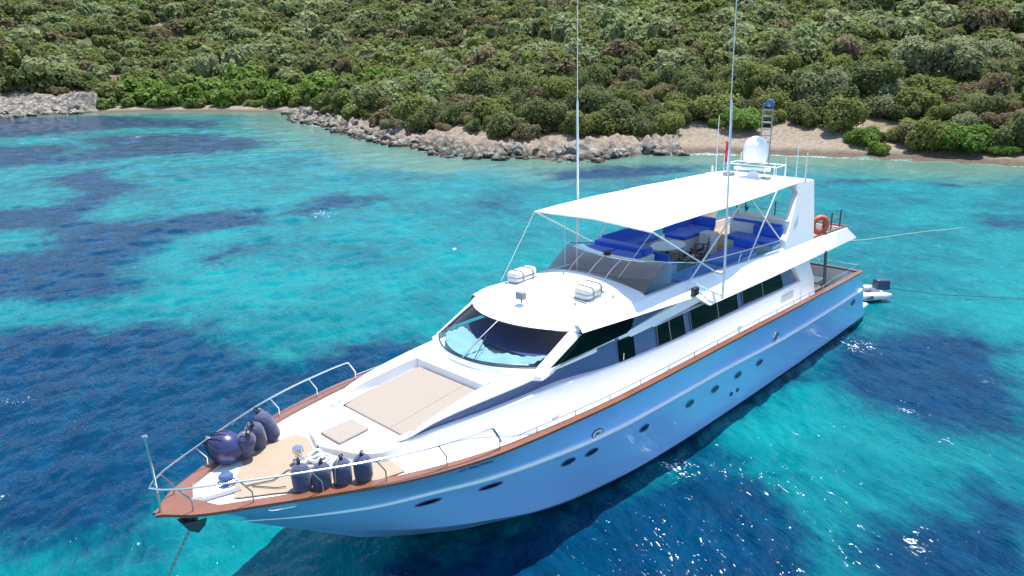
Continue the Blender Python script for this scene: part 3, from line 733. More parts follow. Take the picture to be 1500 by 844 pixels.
# --- hull lines: fraction s from stem to transom
SS = np.concatenate([np.linspace(0, .3, 40), np.linspace(.32, 1, 50)])
def sheer_b(x): return spline([0, .48, 1.4, 2.6, 3.66, 4.92, 6.23, 8.5, 10.7, 15, 19, 23, 27], [0.02, .52, 1.06, 1.70, 2.19, 2.58, 2.83, 2.98, 3.04, 3.09, 3.10, 3.06, 2.97], x)
def sheer_z(x): return spline([0, 2, 4.9, 8, 10.7, 15, 19, 23, 27], [3.42, 3.36, 3.20, 3.07, 2.97, 2.92, 2.84, 2.73, 2.58], x)
def line(x0, xe, bx, by, zx, zy):
    x = x0+(xe-x0)*SS; return np.stack([x, spline(bx, by, x), spline(zx, zy, x)], 1)
def line_sheer():
    x = 27*SS; return np.stack([x, sheer_b(x), sheer_z(x)-.02], 1)
L_sheer = line_sheer()
L_kn = line(1.55, 27.75, [1.55, 2.47, 3.17, 3.93, 5.1, 6.33, 7.82, 9.6, 11, 15, 19.5, 23, 27.8], [.02, .70, 1.12, 1.50, 1.93, 2.36, 2.69, 2.92, 2.97, 3.02, 3.02, 2.99, 2.90], [1.55, 2.5, 3.9, 5.1, 6.3, 7.8, 9.6, 11, 15, 19.5, 23, 27.8], [2.45, 2.40, 2.31, 2.27, 2.23, 2.19, 2.13, 2.07, 2.0, 1.80, 1.73, 1.67])
L_ch = line(2.95, 28.6, [2.95, 4.3, 5.1, 6.3, 8.1, 9.5, 12, 15, 19, 24, 28.6], [.02, .86, 1.36, 1.86, 2.28, 2.44, 2.70, 2.82, 2.86, 2.85, 2.76], [2.95, 4.3, 6.3, 8.1, 9.5, 12, 28.6], [1.50, 1.20, .85, .48, .32, .24, .22])
L_wl = line(4.3, 28.7, [4.3, 5.5, 7, 9.1, 10.4, 12.5, 16, 23, 28.7], [.02, .45, 1.15, 2.06, 2.36, 2.65, 2.78, 2.81, 2.72], [4.3, 5.6, 7, 28.7], [.60, .22, .0, -.02])
L_k = line(6.5, 28.7, [6.5, 28.7], [.01, .01], [6.5, 9, 28.7], [-.4, -.9, -.8])
def between(a, b, n, bulge=0):
    out = []
    for k in range(1, n):
        t = k/n; p = a*(1-t)+b*t; p[:, 1] += bulge*math.sin(math.pi*t)*np.minimum(1, p[:, 1]/1.5); out.append(p)
    return out
rows = [L_sheer]+between(L_sheer, L_kn, 4, -.05)+[L_kn]+between(L_kn, L_ch, 4, -.04)+[L_ch]
HULL_ROWS = rows
mb = MB()
for sg in (-1, 1): mb.grid([[(p[0], sg*p[1], p[2]) for p in r] for r in rows])
tr = [r[-1] for r in rows]     # transom
mb.grid([[(p[0], -p[1], p[2]) for p in tr], [(p[0], p[1], p[2]) for p in tr]])
hull = part('hull', mb, MT['hull'], smooth=True, angle=24)
mb = MB()
for sg in (-1, 1): mb.grid([[(p[0], sg*p[1], p[2]) for p in r] for r in [L_ch, L_wl, L_k]])
tr2 = [L_ch[-1], L_wl[-1], L_k[-1]]
mb.grid([[(p[0], -p[1], p[2]) for p in tr2], [(p[0], p[1], p[2]) for p in tr2]])
part('bottom', mb, MT['bottom'], hull, smooth=True, angle=24)
# dark boot line just above the chine, aft of x=8
def hull_pt(x, z, out=0.0, sg=-1):
    """point on the port topsides at a given x, z"""
    cols = np.stack(HULL_ROWS, 0)           # rows, stations, 3
    best = None
    zs = []; 
    for r in cols:
        i = np.clip(np.searchsorted(r[:, 0], x), 1, len(r)-1); t = np.clip((x-r[i-1, 0])/(r[i, 0]-r[i-1, 0]), 0, 1)
        zs.append(((1-t)*r[i-1]+t*r[i]))
    zs = np.array(zs); o = np.argsort(zs[:, 2]); y = np.interp(z, zs[o, 2], zs[o, 1])
    return Vector((x, sg*(y+out), z))
# white strake along the knuckle
mb = MB()
for sg in (-1, 1):
    pth = [(p[0], sg*(p[1]+.015), p[2]+.02) for p in L_kn if p[0] < 27.72]
    n = len(pth); mb.tube(pth, [.018+.045*min(1, i/25) for i in range(n)], 8)
part('rubbing_strake', mb, MT['stripe'], hull, smooth=True)
# mahogany cap rail: wide at the bow
def inner_b(x): return np.maximum(sheer_b(x)-.24+.09*smooth(4, 9, np.asarray(x, float)), 0)*smooth(.62, .95, x)+0*x
def deck_z(x): return sheer_z(x)-.09-.58*smooth(5.6, 8.8, np.asarray(x, float))
CX = np.concatenate([np.linspace(0, 1.6, 24), np.linspace(1.7, 27, 90)])
mb = MB()
for sg in (-1, 1):
    o_ = sheer_b(CX)+.045; i_ = inner_b(CX); z = sheer_z(CX)
    mb.grid([[(x-.05*(k == 0), sg*b, zz-.06) for k, (x, b, zz) in enumerate(zip(CX, o_, z))], [(x-.05*(k == 0), sg*b, zz) for k, (x, b, zz) in enumerate(zip(CX, o_, z))],
             [(x, sg*b, zz) for x, b, zz in zip(CX, i_, z)], [(x, sg*b, zz-.075) for x, b, zz in zip(CX, i_, z)]])
mb.box((27.02, 0, 2.55), (.2, 5.95, .075))
part('cap_rail', mb, MT['varnish'], smooth=True, angle=30)
mb = MB()
for sg in (-1, 1):
    i_ = inner_b(CX); z = sheer_z(CX)
    mb.grid([[(x, sg*b, zz-.07) for x, b, zz in zip(CX, i_, z)], [(x, sg*max(b-.30*float(smooth(5.2, 8.2, x)), 0), zz-.12-.62*float(smooth(5.6, 8.8, x))) for x, b, zz in zip(CX, i_, z)]])
part('bulwark', mb, MT['white'], smooth=True)
# foredeck and side decks
DX = CX[(CX > .6) & (CX < 23.6)]
mb = MB()
mb.grid([[(x, f*(inner_b(np.array([x]))[0]+.01-.30*float(smooth(5.2, 8.2, x))), float(deck_z(x))+.03*(1-abs(f))) for f in np.linspace(-1, 1, 9)] for x in DX])
part('deck', mb, MT['white'], smooth=True)
# inside of the bulwark along the side decks and round the aft deck
AX = np.linspace(22.5, 26.9, 12)
mb = MB()
for sg in (-1, 1):
    mb.grid([[(x, sg*(float(sheer_b(x))-.2), float(sheer_z(x))-.07) for x in AX], [(x, sg*(float(sheer_b(x))-.22), 1.72) for x in AX]])
mb.grid([[(26.9, y, 2.52) for y in (-2.8, 2.8)], [(26.9, y, 1.72) for y in (-2.8, 2.8)]])
part('bulwark', mb, MT['cream'], solid=.04)
mb = MB(); mb.grid([[(x, f*(float(sheer_b(x))-.22), 1.75) for f in (-1, 0, 1)] for x in np.linspace(22.3, 26.95, 8)])
part('aft_deck', mb, MT['teak_in'])
# swim platform corner
mb = MB(); mb.box((29.05, 0, .42), (.9, 5.2, .16)); part('swim_platform', mb, MT['white'], bevel=.04)

# teak foredeck panel
TK = [(1.26, -.47), (1.42, -.22), (1.5, .02), (1.75, .34), (2.15, .80), (2.9, 1.05), (3.52, 1.06), (3.68, .50), (3.44, .12), (3.5, -.3), (3.7, -1.0), (4.3, -1.45), (4.25, -1.95), (3.5, -1.86), (2.7, -1.45), (1.9, -.88), (1.35, -.55)]
mb = MB(); mb.prism([(x, y, float(deck_z(x))+.034+.0) for x, y in TK], (0, 0, .012)); part('teak_panel', mb, MT['teak'])

# --- raised trunk in front of and beside the house (port and starboard)
TX = [3.42, 3.55, 3.8, 4.2, 4.8, 5.6, 7, 8.5, 11, 13.5, 16, 20, 24.0]
TB = [.05, .42, 1.0, 1.35, 1.47, 1.60, 1.82, 1.98, 2.18, 2.25, 2.28, 2.29, 2.27]      # base half breadth
TT = [.02, .38, .95, 1.31, 1.44, 1.58, 1.80, 1.97, 2.17, 2.24, 2.27, 2.28, 2.26]       # top half breadth
TZ = [3.40, 3.41, 3.42, 3.43, 3.46, 3.49, 3.48, 3.48, 3.36, 3.23, 3.17, 3.10, 3.00]
qx = np.concatenate([np.linspace(3.42, 4.8, 16), np.linspace(5, 23.6, 60)])
mb = MB()
for sg in (-1, 1):
    b_ = spline(TX, TB, qx); tt = spline(TX, TT, qx); tz = spline(TX, TZ, qx)
    zb = deck_z(qx)-.03
    off = .12*(1-smooth(3.4, 4.6, qx))      # front leans back a little
    mb.grid([[(x-o, sg*b, z) for x, b, z, o in zip(qx, b_, zb, off)], [(x, sg*b, z) for x, b, z in zip(qx, tt+.018, tz-.10)], [(x, sg*b, z) for x, b, z in zip(qx, tt+.012, tz-.025)], [(x+.005, sg*max(b-.02, 0), z) for x, b, z in zip(qx, tt, tz+.002)], [(x+.01, sg*max(b-.07, 0), z) for x, b, z in zip(qx, tt, tz+.005)],
             [(x+.02, sg*max(b-.34, 0), z) for x, b, z in zip(qx, tt, tz+.005)]])
qf = qx[(qx < 8)]
tt = spline(TX, TT, qf); tz = spline(TX, TZ, qf)
trunk = part('trunk_cabin', mb, MT['white'], smooth=True, angle=26)
mb = MB(); mb.grid([[(x+.015, f*max(b-.3, .0), z+.004+.0*f) for f in (-1, -.5, 0, .5, 1)] for x, b, z in zip(qf, tt, tz-.015)][:16])
part('trunk_top', mb, MT['white'], trunk, smooth=True)
mb = MB(); 
for y in (-1.1, 1.1): mb.lathe((6.6, -2.03, 3.2), [(0, .0), (.05, .0)], 8)
# --- coach roof shoulders with the sun-pad well
RX = [4.62, 4.9, 5.5, 6.2, 7.0, 8.0, 9.5, 11.3]
YO = [1.34, 1.45, 1.55, 1.66, 1.77, 1.87, 1.94, 1.98]
ZO = [3.50, 3.61, 3.74, 3.81, 3.85, 3.88, 3.93, 4.00]
YI = [1.30, 1.33, 1.33, 1.31, 1.28, 1.25, 1.25, 1.25]
ZI = [3.48, 3.57, 3.71, 3.80, 3.87, 3.88, 3.90, 3.90]
mb = MB(); q = np.linspace(4.62, 11.3, 50)
for sg in (-1, 1):
    yo, zo, yi, zi = spline(RX, YO, q), spline(RX, ZO, q), spline(RX, YI, q), spline(RX, ZI, q)
    zf = np.interp(q, [4.6, 5.0, 7.26, 7.27, 12], [3.42, 3.33, 3.585, 3.585, 3.6])
    th_ = np.minimum(.065, (zo-3.5)*.8)
    mb.grid([[(x, sg*(y-.16), z-t) for x, y, z, t in zip(q, yo, zo, th_)], [(x, sg*y, z-t*.9) for x, y, z, t in zip(q, yo, zo, th_)], [(x, sg*(y+.0), z-.02) for x, y, z in zip(q, yo, zo)], [(x, sg*(y-.04), z) for x, y, z in zip(q, yo, zo)],
             [(x, sg*(y+.03), z) for x, y, z in zip(q, yi, zi)], [(x, sg*y, z-.015) for x, y, z in zip(q, yi, zi)], [(x, sg*(y-.02), min(f, z)) for x, y, z, f in zip(q, yi, zi, zf)]])
mb.grid([[(x, f*1.29, z) for f in (-1, 0, 1)] for x, z in [(4.62, 3.40), (5.0, 3.33), (7.28, 3.585)]])
mb.grid([[(7.25, f*1.25, 3.57) for f in (-1, 0, 1)], [(7.26, f*1.26, 3.85) for f in (-1, 0, 1)], [(7.30, f*1.27, 3.885) for f in (-1, 0, 1)], [(9.4, f*1.27, 3.895) for f in (-1, 0, 1)]])
coach = part('coach_roof', mb, MT['white'], smooth=True, angle=38)
# grey-blue recessed band under the shoulder
mb = MB(); q = np.linspace(4.85, 11.6, 40)
for sg in (-1, 1):
    yo = spline(RX, YO, q); zo = spline(RX, ZO, q); tz = spline(TX, TZ, q)
    mb.grid([[(x, sg*((y-.11)*(1-k)+2.115*k), z-.02) for x, y, z, k in zip(q, yo, tz, smooth(9, 11.4, q))], [(x, sg*((y-.12)*(1-k)+2.0*k), z-.03) for x, y, z, k in zip(q, yo, zo, smooth(9, 11.4, q))]])
part('recess_band', mb, MT['band'], trunk, smooth=True)

# --- house: side walls inside, windows proud of them
HW = 1.97
def side_quad(pts, y, thick, mat, name, parent, sg=-1):
    mb = MB(); mb.prism([(x, sg*y, z) for x, z in pts], (0, sg*thick, 0)); return part(name, mb, mat, parent)
mb = MB()
for sg in (-1, 1):
    mb.prism([(11.7, sg*HW, 3.0), (23.7, sg*HW, 2.7), (23.2, sg*HW, 4.0), (14.8, sg*HW, 4.3), (12.2, sg*HW, 4.55), (11.7, sg*HW, 4.58)], (0, -sg*.06, 0))
    mb.prism([(22.3, sg*HW, 2.5), (23.9, sg*HW, 1.75), (23.9, sg*HW, 2.4), (23.3, sg*HW, 3.86), (21.9, sg*HW, 3.86)], (0, -sg*.05, 0))
mb.box((23.6, 0, 2.85), (.08, 4.2, 2.2))
house = part('deck_house', mb, MT['white'])
# aft wing of the side wall (pale lavender panel with louvre)
for sg in (-1, 1):
    mb = MB()
    mb.grid([[(22.0, sg*2.18, 3.86), (23.35, sg*2.18, 3.84)], [(22.75, sg*2.29, 2.95), (23.8, sg*2.29, 2.95)], [(22.75, sg*2.36, 1.8), (24.1, sg*2.36, 1.8)]])
    mb.grid([[(23.35, sg*2.18, 3.84), (23.3, sg*1.9, 3.84)], [(23.8, sg*2.29, 2.95), (23.7, sg*1.9, 2.95)], [(24.1, sg*2.36, 1.8), (24.0, sg*1.9, 1.8)]])
    mb.grid([[(22.0, sg*2.18, 3.86), (22.0, sg*1.95, 3.86)], [(22.75, sg*2.29, 2.95), (22.75, sg*1.95, 2.95)], [(22.75, sg*2.36, 1.8), (22.75, sg*1.95, 1.8)]])
    part('quarter_panel', mb, MT['white'], house)
for sg in (-1, 1):
    mb = MB(); mb.box((21.55, sg*2.315, 2.72), (.9, .03, .25))
    for k in range(5): mb.box((21.55, sg*2.33, 2.63+k*.045), (.84, .03, .012))
    part('louvre', mb, MT['cream'], house)
# windows: (name, outline (x,z), glass y)
def window(pts, sg, splits=(), y=2.155, frame=True, mat='window', lean=.15):
    mb = MB(); Y_ = lambda z: y-lean*(z-3.1)
    mb.prism([(x, sg*Y_(z), z) for x, z in pts], (0, sg*.015, 0)); wo = part('window', mb, MT[mat], house)
    if frame:
        mb = MB(); n = len(pts)
        for i in range(n):
            a = pts[i]; b = pts[(i+1) % n]
            mb.tube([(a[0], sg*(Y_(a[1])+.02), a[1]), (b[0], sg*(Y_(b[1])+.015), b[1])], .011, 6)
        for s_ in splits: mb.tube([(s_[0], sg*(Y_(s_[1])+.02), s_[1]), (s_[2], sg*(Y_(s_[3])+.02), s_[3])], .016, 6)
        part('window_frame', mb, MT['grey'], wo, smooth=True)
    return wo
for sg in (-1, 1):
    # dark backing that the glass sits on (the saloon behind)
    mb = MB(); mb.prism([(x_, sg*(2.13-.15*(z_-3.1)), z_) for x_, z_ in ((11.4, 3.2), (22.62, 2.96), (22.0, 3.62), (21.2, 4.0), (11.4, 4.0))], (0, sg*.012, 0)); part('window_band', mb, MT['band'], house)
    window([(13.33, 3.25), (14.83, 3.17), (14.75, 3.95), (13.33, 3.95)], sg, [(14.0, 3.2, 13.95, 3.95)])
    window([(15.16, 3.21), (18.1, 3.14), (18.0, 3.95), (15.1, 3.95)], sg, [(16.78, 3.17, 16.7, 3.95)])
    window([(18.4, 3.19), (21.3, 3.08), (21.45, 3.15), (21.15, 3.9), (18.35, 3.95)], sg, [(19.85, 3.12, 19.75, 3.9)])
    # pilothouse side window, triangular, with the grey panel behind it
    pw = window([(8.75, 4.03), (12.1, 4.03), (12.25, 4.50), (10.25, 4.68)], sg, [(10.6, 4.05, 10.5, 4.64)], y=2.015, frame=False, lean=0)
    mb = MB(); mb.prism([(12.28, sg*2.02, 4.52), (14.95, sg*2.02, 4.24), (14.6, sg*2.02, 4.15), (12.15, sg*2.02, 4.02)], (0, sg*.012, 0)); part('side_panel', mb, MT['band'], house)
    # side door below the strut
    dr = window([(11.5, 3.2), (12.22, 3.18), (12.2, 3.93), (11.5, 3.93)], sg, frame=False); dr.name = 'side_door'; OFF[dr.name] = Y0
    mb = MB(); mb.tube([(11.58, sg*2.19, 3.4), (11.58, sg*2.19, 3.6)], .014, 6); part('door_handle', mb, MT['steel'], dr)
    # slanted strut rising aft from the shoulder to the wing
    mb = MB(); sx_ = np.linspace(9.2, 15.4, 26); sy_ = spline([9.2, 11.3, 13.4, 15.4], [1.90, 1.99, 2.12, 2.26], sx_); st_ = spline([9.2, 11.3, 13.4, 15.4], [3.90, 4.015, 4.22, 4.46], sx_); sb_ = spline([9.2, 11.3, 13.4, 15.4], [3.84, 3.85, 3.95, 4.12], sx_)
    mb.grid([[(x, sg*(y-.26), b) for x, y, b in zip(sx_, sy_, sb_)], [(x, sg*(y+.02), b) for x, y, b in zip(sx_, sy_, sb_)], [(x, sg*y, t) for x, y, t in zip(sx_, sy_, st_)], [(x, sg*(y-.26), t) for x, y, t in zip(sx_, sy_, st_)]]); part('strut', mb, MT['white'], house, bevel=.015)

# --- windscreen of the wheelhouse
def curve(c, e, n, p=2.2):      # half-ellipse-like plan curve from centre (x0) to corner (x1,y1)
    return [(c[0]+(e[0]-c[0])*abs(f)**p, f*e[1], c[2]+(e[2]-c[2])*abs(f)**p) for f in np.linspace(-1, 1, n)]
bot = curve((7.72, 0, 4.06), (8.50, 1.80, 4.05), 25); top = curve((9.02, 0, 4.70), (9.82, 1.76, 4.64), 25)
mb = MB(); mb.grid([bot, [tuple((np.array(a)*.5+np.array(b)*.5)+np.array([-.02, 0, .03])) for a, b in zip(bot, top)], top])
ws = part('windscreen', mb, MT['windshield'], smooth=True)
mb = MB()
mb.tube([(7.70, 0, 4.07), (8.34, 0, 4.42), (9.0, 0, 4.715)], .022, 6)
part('mullion', mb, MT['steel'], ws, smooth=True)
mb = MB()
mb.tube([(7.78, -.36, 4.12), (8.0, -.28, 4.235), (8.5, -.08, 4.49)], .012, 5); part('wiper', mb, MT['black'], ws)
# frame: base sill, pillars, dark seal
b2 = curve((7.68, 0, 3.82), (8.42, 2.02, 3.80), 25)
mb = MB(); mb.grid([b2, [(p[0]-.005, p[1]*.998, p[2]+.11) for p in b2], [(p[0]-.03, p[1]*1.005, p[2]-.0) for p in bot], [(p[0], p[1], p[2]-.05) for p in bot]])
for sg in (-1, 1):
    mb.grid([[tuple(np.array(a_)*(1-t)+np.array(c_)*t) for t in np.linspace(0, 1, 6)] for a_, c_ in (((8.49, sg*1.79, 4.06), (9.81, sg*1.755, 4.655)), ((8.44, sg*1.86, 4.04), (9.80, sg*1.84, 4.655)), ((8.42, sg*1.99, 3.82), (9.93, sg*1.955, 4.57)), ((8.46, sg*2.02, 3.80), (9.98, sg*1.985, 4.55)), ((8.86, sg*2.035, 3.88), (10.33, sg*2.02, 4.60)), ((8.86, sg*1.99, 3.88), (10.33, sg*1.98, 4.60)))])
part('windscreen_frame', mb, MT['white'], ws, smooth=True, angle=30, bevel=.01)
mb = MB(); mb.tube([(p[0]-.012, p[1], p[2]+.005) for p in bot], .018, 6); mb.tube([(p[0]-.02, p[1], p[2]-.01) for p in top], .022, 6)
for k in (0, -1): mb.tube([bot[k], top[k]], .018, 6)
part('windscreen_seal', mb, MT['black'], ws)
# dark cabin behind glass
mb = MB(); mb.box((11.0, 0, 4.055), (4.3, 3.5, .02)); mb.box((12.9, 0, 4.3), (.05, 3.6, .55)); part('cabin_floor', mb, MT['cabin'], house)
# crumpled aqua sun cover over the dash
mb = MB(); rws = []
for f in np.linspace(-1, 1, 50):
    r_ = []
    for g in np.linspace(0, 1, 14):
        c = bot[24//2]; x0 = 7.80+.80*abs(f)**2.2; dep = .70+.12*math.sin(f*4+.6)+.55*max(0, f-.1)*max(0, 1.0-f)*2.4
        edge_ = dep*(.93+.05*math.sin(f*9))
        x = x0+edge_*g; r_.append((x, f*1.62, 4.085+.035*math.sin(f*31+g*7)*math.sin(g*11+f*13)*(g > .02)+.05*g*abs(math.sin(f*5+1))))
    rws.append(r_)
mb.grid(rws); part('dash_cover', mb, MT['cover'], house, smooth=True, angle=60)

# --- roof and flybridge moulding: one crowned shell from the wheelhouse to the aft overhang
def coam(x):     # outer coaming: lower edge z, upper edge z, lower y, upper y
    zl = np.interp(x, [9.0, 9.9, 12.0, 14.6, 14.9], [4.60, 4.62, 4.55, 4.42, 4.40]) if x < 14.9 else np.interp(x, [14.9, 15.7, 27.45], [4.40, 3.93, 3.83])
    zu = np.interp(x, [9.0, 9.9, 10.5, 12.6, 15, 18, 21.2, 26.8], [4.70, 4.78, 4.85, 4.80, 4.74, 4.66, 4.55, 4.37])
    yl = np.interp(x, [9.0, 9.9, 12, 15, 20, 27.5], [1.86, 2.08, 2.26, 2.40, 2.46, 2.44]); yu = np.interp(x, [9, 9.9, 10.5, 12.6, 15, 18, 21.2, 27], [1.76, 1.96, 2.0, 1.98, 1.96, 2.06, 2.18, 2.28])
    return zl, zu, yl, yu
def crown(x, f):
    zl, zu, yl, yu = coam(x); zc = np.interp(x, [9.0, 9.6, 11.2, 12.7, 14], [4.74, 4.86, 5.10, 5.14, 5.10]); return zu+(zc-zu)*(1-abs(f)**2.4)
front = curve((9.04, 0, 4.72), (9.95, 1.96, 4.64), 25)
mb = MB(); fs_ = np.linspace(-1, 1, 25); rws = [[(p[0]+.01, p[1], p[2]-.05) for p in front], [(p[0]-.03, p[1], p[2]+.0) for p in front]]
for x in [0.12, .4, .8, 1.4, 2.0, 2.6, 3.2, 3.7]:
    r_ = []
    for f, p in zip(fs_, front):
        xx = p[0]+(x*(12.95-9.04)/3.7)*(1-(p[0]-9.04)/(12.95-9.04)); yu = coam(xx)[3]
        t = min(1, x/.4); r_.append((xx, f*yu, crown(xx, f)*(1 if x > .3 else .6)+(0 if x > .3 else .4*(p[2]+.02))))
    rws.append(r_)
mb.grid(rws)
roof = part('wheelhouse_roof', mb, MT['white'], smooth=True, angle=50)
# coaming sides
mb = MB(); qc = np.concatenate([np.linspace(9.92, 14.85, 22), np.linspace(14.92, 15.7, 6), np.linspace(15.9, 26.75, 30)])
for sg in (-1, 1):
    lo = []; hi = []; inn = []; un = []; lip = []
    for x in qc:
        zl, zu, yl, yu = coam(x)
        xl = x+(27.45-26.75)*max(0, (x-25)/1.75)  # raked end
        lo.append((xl, sg*yl, zl)); hi.append((x, sg*(yu+.02), zu-.03)); lip.append((x, sg*(yu-.02), zu)); inn.append((x, sg*(yu-.16), zu)); un.append((xl, sg*(yl-.45), zl+.015))
    inb = [(p[0], sg*(abs(p[1])-.02), 4.12 if p[0] > 13 else p[2]-.04) for p in inn]
    mb.grid([un, lo, hi, lip, inn, inb])
# aft closing face and floor slab
mb.grid([[(27.45, y, 3.83) for y in (-2.44, 0, 2.44)], [(26.75, y, 4.37) for y in (-2.3, 0, 2.3)], [(26.6, y, 4.37) for y in (-2.2, 0, 2.2)], [(26.58, y, 4.12) for y in (-2.2, 0, 2.2)]])
mb.grid([[(x, f*2.2, 3.93-.1*(x-15)/12.4) for f in (-1, 0, 1)] for x in np.linspace(13, 27.4, 8)])
fly = part('flybridge_coaming', mb, MT['white'], smooth=True, angle=35)
mb = MB(); mb.grid([[(x, f*np.interp(x, [12.9, 15, 27], [1.84, 1.86, 2.2]), 4.15) for f in (-1, 0, 1)] for x in np.linspace(12.9, 26.7, 8)])
part('flybridge_deck', mb, MT['teak_in'], fly)
mb = MB(); mb.tube([(23.6, -2.15, 4.50), (26.72, -2.24, 4.405), (26.72, 2.24, 4.405), (23.6, 2.15, 4.50)], .045, 8); part('aft_cap_rail', mb, MT['varnish'], fly)
# nav light box by the wing
for sg in (-1, 1):
    mb = MB(); mb.box((14.85, sg*2.36, 4.58), (.26, .14, .24)); part('navigation_light', mb, MT['black'], fly, bevel=.02)

# --- flybridge screen: smoked front, clear sides
fb = [(12.72+(13.0-12.72)*abs(f)**2.4, f*1.82, 5.10+(4.86-5.10)*abs(f)**2.4) for f in np.linspace(-1, 1, 25)]
ftp = [(13.52+(14.10-13.52)*abs(f)**2.4, f*1.84, 5.52+.0*f) for f in np.linspace(-1, 1, 25)]
mb = MB(); mb.grid([fb, [tuple((np.array(a)+np.array(b))/2+np.array([-.03, 0, .02])) for a, b in zip(fb, ftp)], ftp])
fs = part('flybridge_windscreen', mb, MT['smoked'], smooth=True)
for f in (8, 12, 17):
    mb = MB(); mb.tube([fb[f], tuple((np.array(fb[f])+np.array(ftp[f]))/2+np.array([-.035, 0, .025])), ftp[f]], .016, 6); part('screen_stay', mb, MT['alu'], fs)
mb = MB(); mb.tube(ftp, .014, 6); mb.tube(fb, .014, 6); part('screen_trim', mb, MT['steel'], fs, smooth=True)
for sg in (-1, 1):
    sb = [(13.0, sg*1.82, 4.86), (13.9, sg*1.90, 4.80), (15.5, sg*1.90, 4.74), (18, sg*1.99, 4.665), (21.15, sg*2.10, 4.56)]
    st = [(14.10, sg*1.84, 5.52), (14.6, sg*1.92, 5.44), (15.6, sg*1.95, 5.22), (17.8, sg*2.04, 5.08), (20.9, sg*2.16, 4.93)]
    mb = MB(); mb.grid([sb, st]); sp = part('side_screen', mb, MT['clear'])
    mb = MB(); mb.tube(st, .022, 8); part('screen_rail', mb, MT['steel'], sp, smooth=True)
    mb = MB()
    for x, y in ((18.2, 2.02), (20.95, 2.13)): mb.tube([(x-.15, sg*y, 4.62), (x, sg*(y+.03), 4.98)], .018, 6)
    part('screen_post', mb, MT['steel'], sp)

# --- flybridge fittings
mb = MB(); rws = []
for f in np.linspace(-1, 1, 17):
    xa = 13.70+.45*abs(f)**2.4; rws.append([(xa-.55, f*1.68, 5.10), (xa-.02, f*1.70, 5.40), (xa+.16, f*1.70, 5.44), (xa+.5, f*1.68, 5.40), (xa+.56, f*1.62, 5.05), (xa+.56, f*1.62, 4.16)])
mb.grid(rws); dash = part('helm_console', mb, MT['white'], smooth=True, angle=40)
mb = MB(); mb.torus((14.42, -.9, 5.12), .19, .018, Matrix.Rotation(math.radians(62), 3, 'Y')); mb.tube([(14.3, -.9, 5.03), (14.42, -.9, 5.12)], .02, 6)
for k in range(3): 
    a = k*2.09; mb.tube([(14.42, -.9, 5.12), (14.42+.168*math.cos(a)*.47, -.9+.19*math.sin(a), 5.12-.168*math.cos(a)*.88)], .01, 5)
part('steering_wheel', mb, MT['black'], dash, smooth=True)
mb = MB(); mb.lathe((13.98, .22, 5.44), [(.0, 0), (.11, 0), (.12, .05), (.10, .11), (.0, .13)], 16); part('compass', mb, MT['black'], dash, smooth=True)
def cushion(mb, c, d, rz=0, ry=0): return mb.box(c, d, rz, ry)
def settee(base, seats, backs, label=None):
    mb = MB()
    for c, d in base: mb.box(c, d)
    s = part('settee', mb, MT['cream'], bevel=.02)
    for c, d, m in seats+backs:
        mb = MB(); mb.box(c, d); part('cushion', mb, MT[m], s, bevel=.045)
    return s
settee([((15.15, .72, 4.66), (1.3, 2.05, 1.0)), ((17.3, 1.62, 4.50), (2.9, .5, .70))],
       [((14.86, .22, 5.23), (.66, .96, .14), 'blue'), ((14.86, 1.22, 5.23), (.66, .96, .14), 'blue'), ((17.3, 1.58, 4.92), (2.86, .54, .14), 'blue')],
       [((15.5, .72, 5.30), (.46, 2.0, .22), 'blue'), ((17.3, 1.86, 5.20), (2.8, .12, .44), 'blue')])
settee([((16.2, -.42, 4.45), (.55, .62, .6))], [((16.2, -.42, 4.81), (.53, .6, .12), 'blue')], [((15.97, -.42, 5.02), (.1, .6, .34), 'blue')])
settee([((20.6, 1.35, 4.42), (2.2, .95, .54))], [((20.6, 1.28, 4.76), (2.16, .9, .14), 'blue')], [((20.6, 1.78, 5.0), (2.1, .14, .38), 'blue'), ((21.6, 1.25, 5.0), (.15, .9, .38), 'blue')])
settee([((18.6, -1.42, 4.40), (2.3, .85, .5))], [((18.6, -1.42, 4.72), (2.26, .82, .14), 'blue')], [((19.68, -1.42, 4.93), (.14, .84, .32), 'blue')])
settee([((21.2, -1.0, 4.42), (.9, 1.9, .54))], [((21.15, -1.0, 4.76), (.86, 1.86, .14), 'blue')], [((21.55, -1.35, 5.02), (.18, 1.1, .36), 'blue'), ((21.58, -.9, 5.27), (.12, 1.9, .10), 'blue')])
settee([((16.1, -1.5, 4.40), (2.2, .62, .5))], [((16.1, -1.5, 4.71), (2.16, .6, .13), 'bluelt')], [])
mb = MB(); mb.box((21.95, -.85, 4.78), (.5, 2.2, 1.26)); bar = part('bar_cabinet', mb, MT['white'], bevel=.02)
mb = MB(); mb.box((22.0, -.85, 5.43), (.66, 2.3, .05)); part('bar_top', mb, MT['cream'], bar, bevel=.015)
mb = MB(); mb.box((20.35, .35, 4.55), (.5, .5, .8)); part('fridge', mb, MT['cream'], bevel=.02)

# --- radar arch
leg = [(21.19, 4.50), (21.3, 4.85), (21.55, 5.0), (21.84, 5.4), (22.3, 5.95), (22.6, 6.3), (22.45, 6.5), (22.38, 6.74), (24.1, 6.60), (23.85, 5.3), (23.57, 4.35)]
for sg in (-1, 1): 
    pass
mb = MB()
for sg in (-1, 1): mb.prism([(x, sg*(2.21-.19*(z-4.5)), z) for x, z in leg], (0, -sg*.24, 0))
mb.box((23.22, 0, 6.58), (1.66, 3.5, .2), ry=.07)
arch = part('radar_arch', mb, MT['white'], bevel=.03)
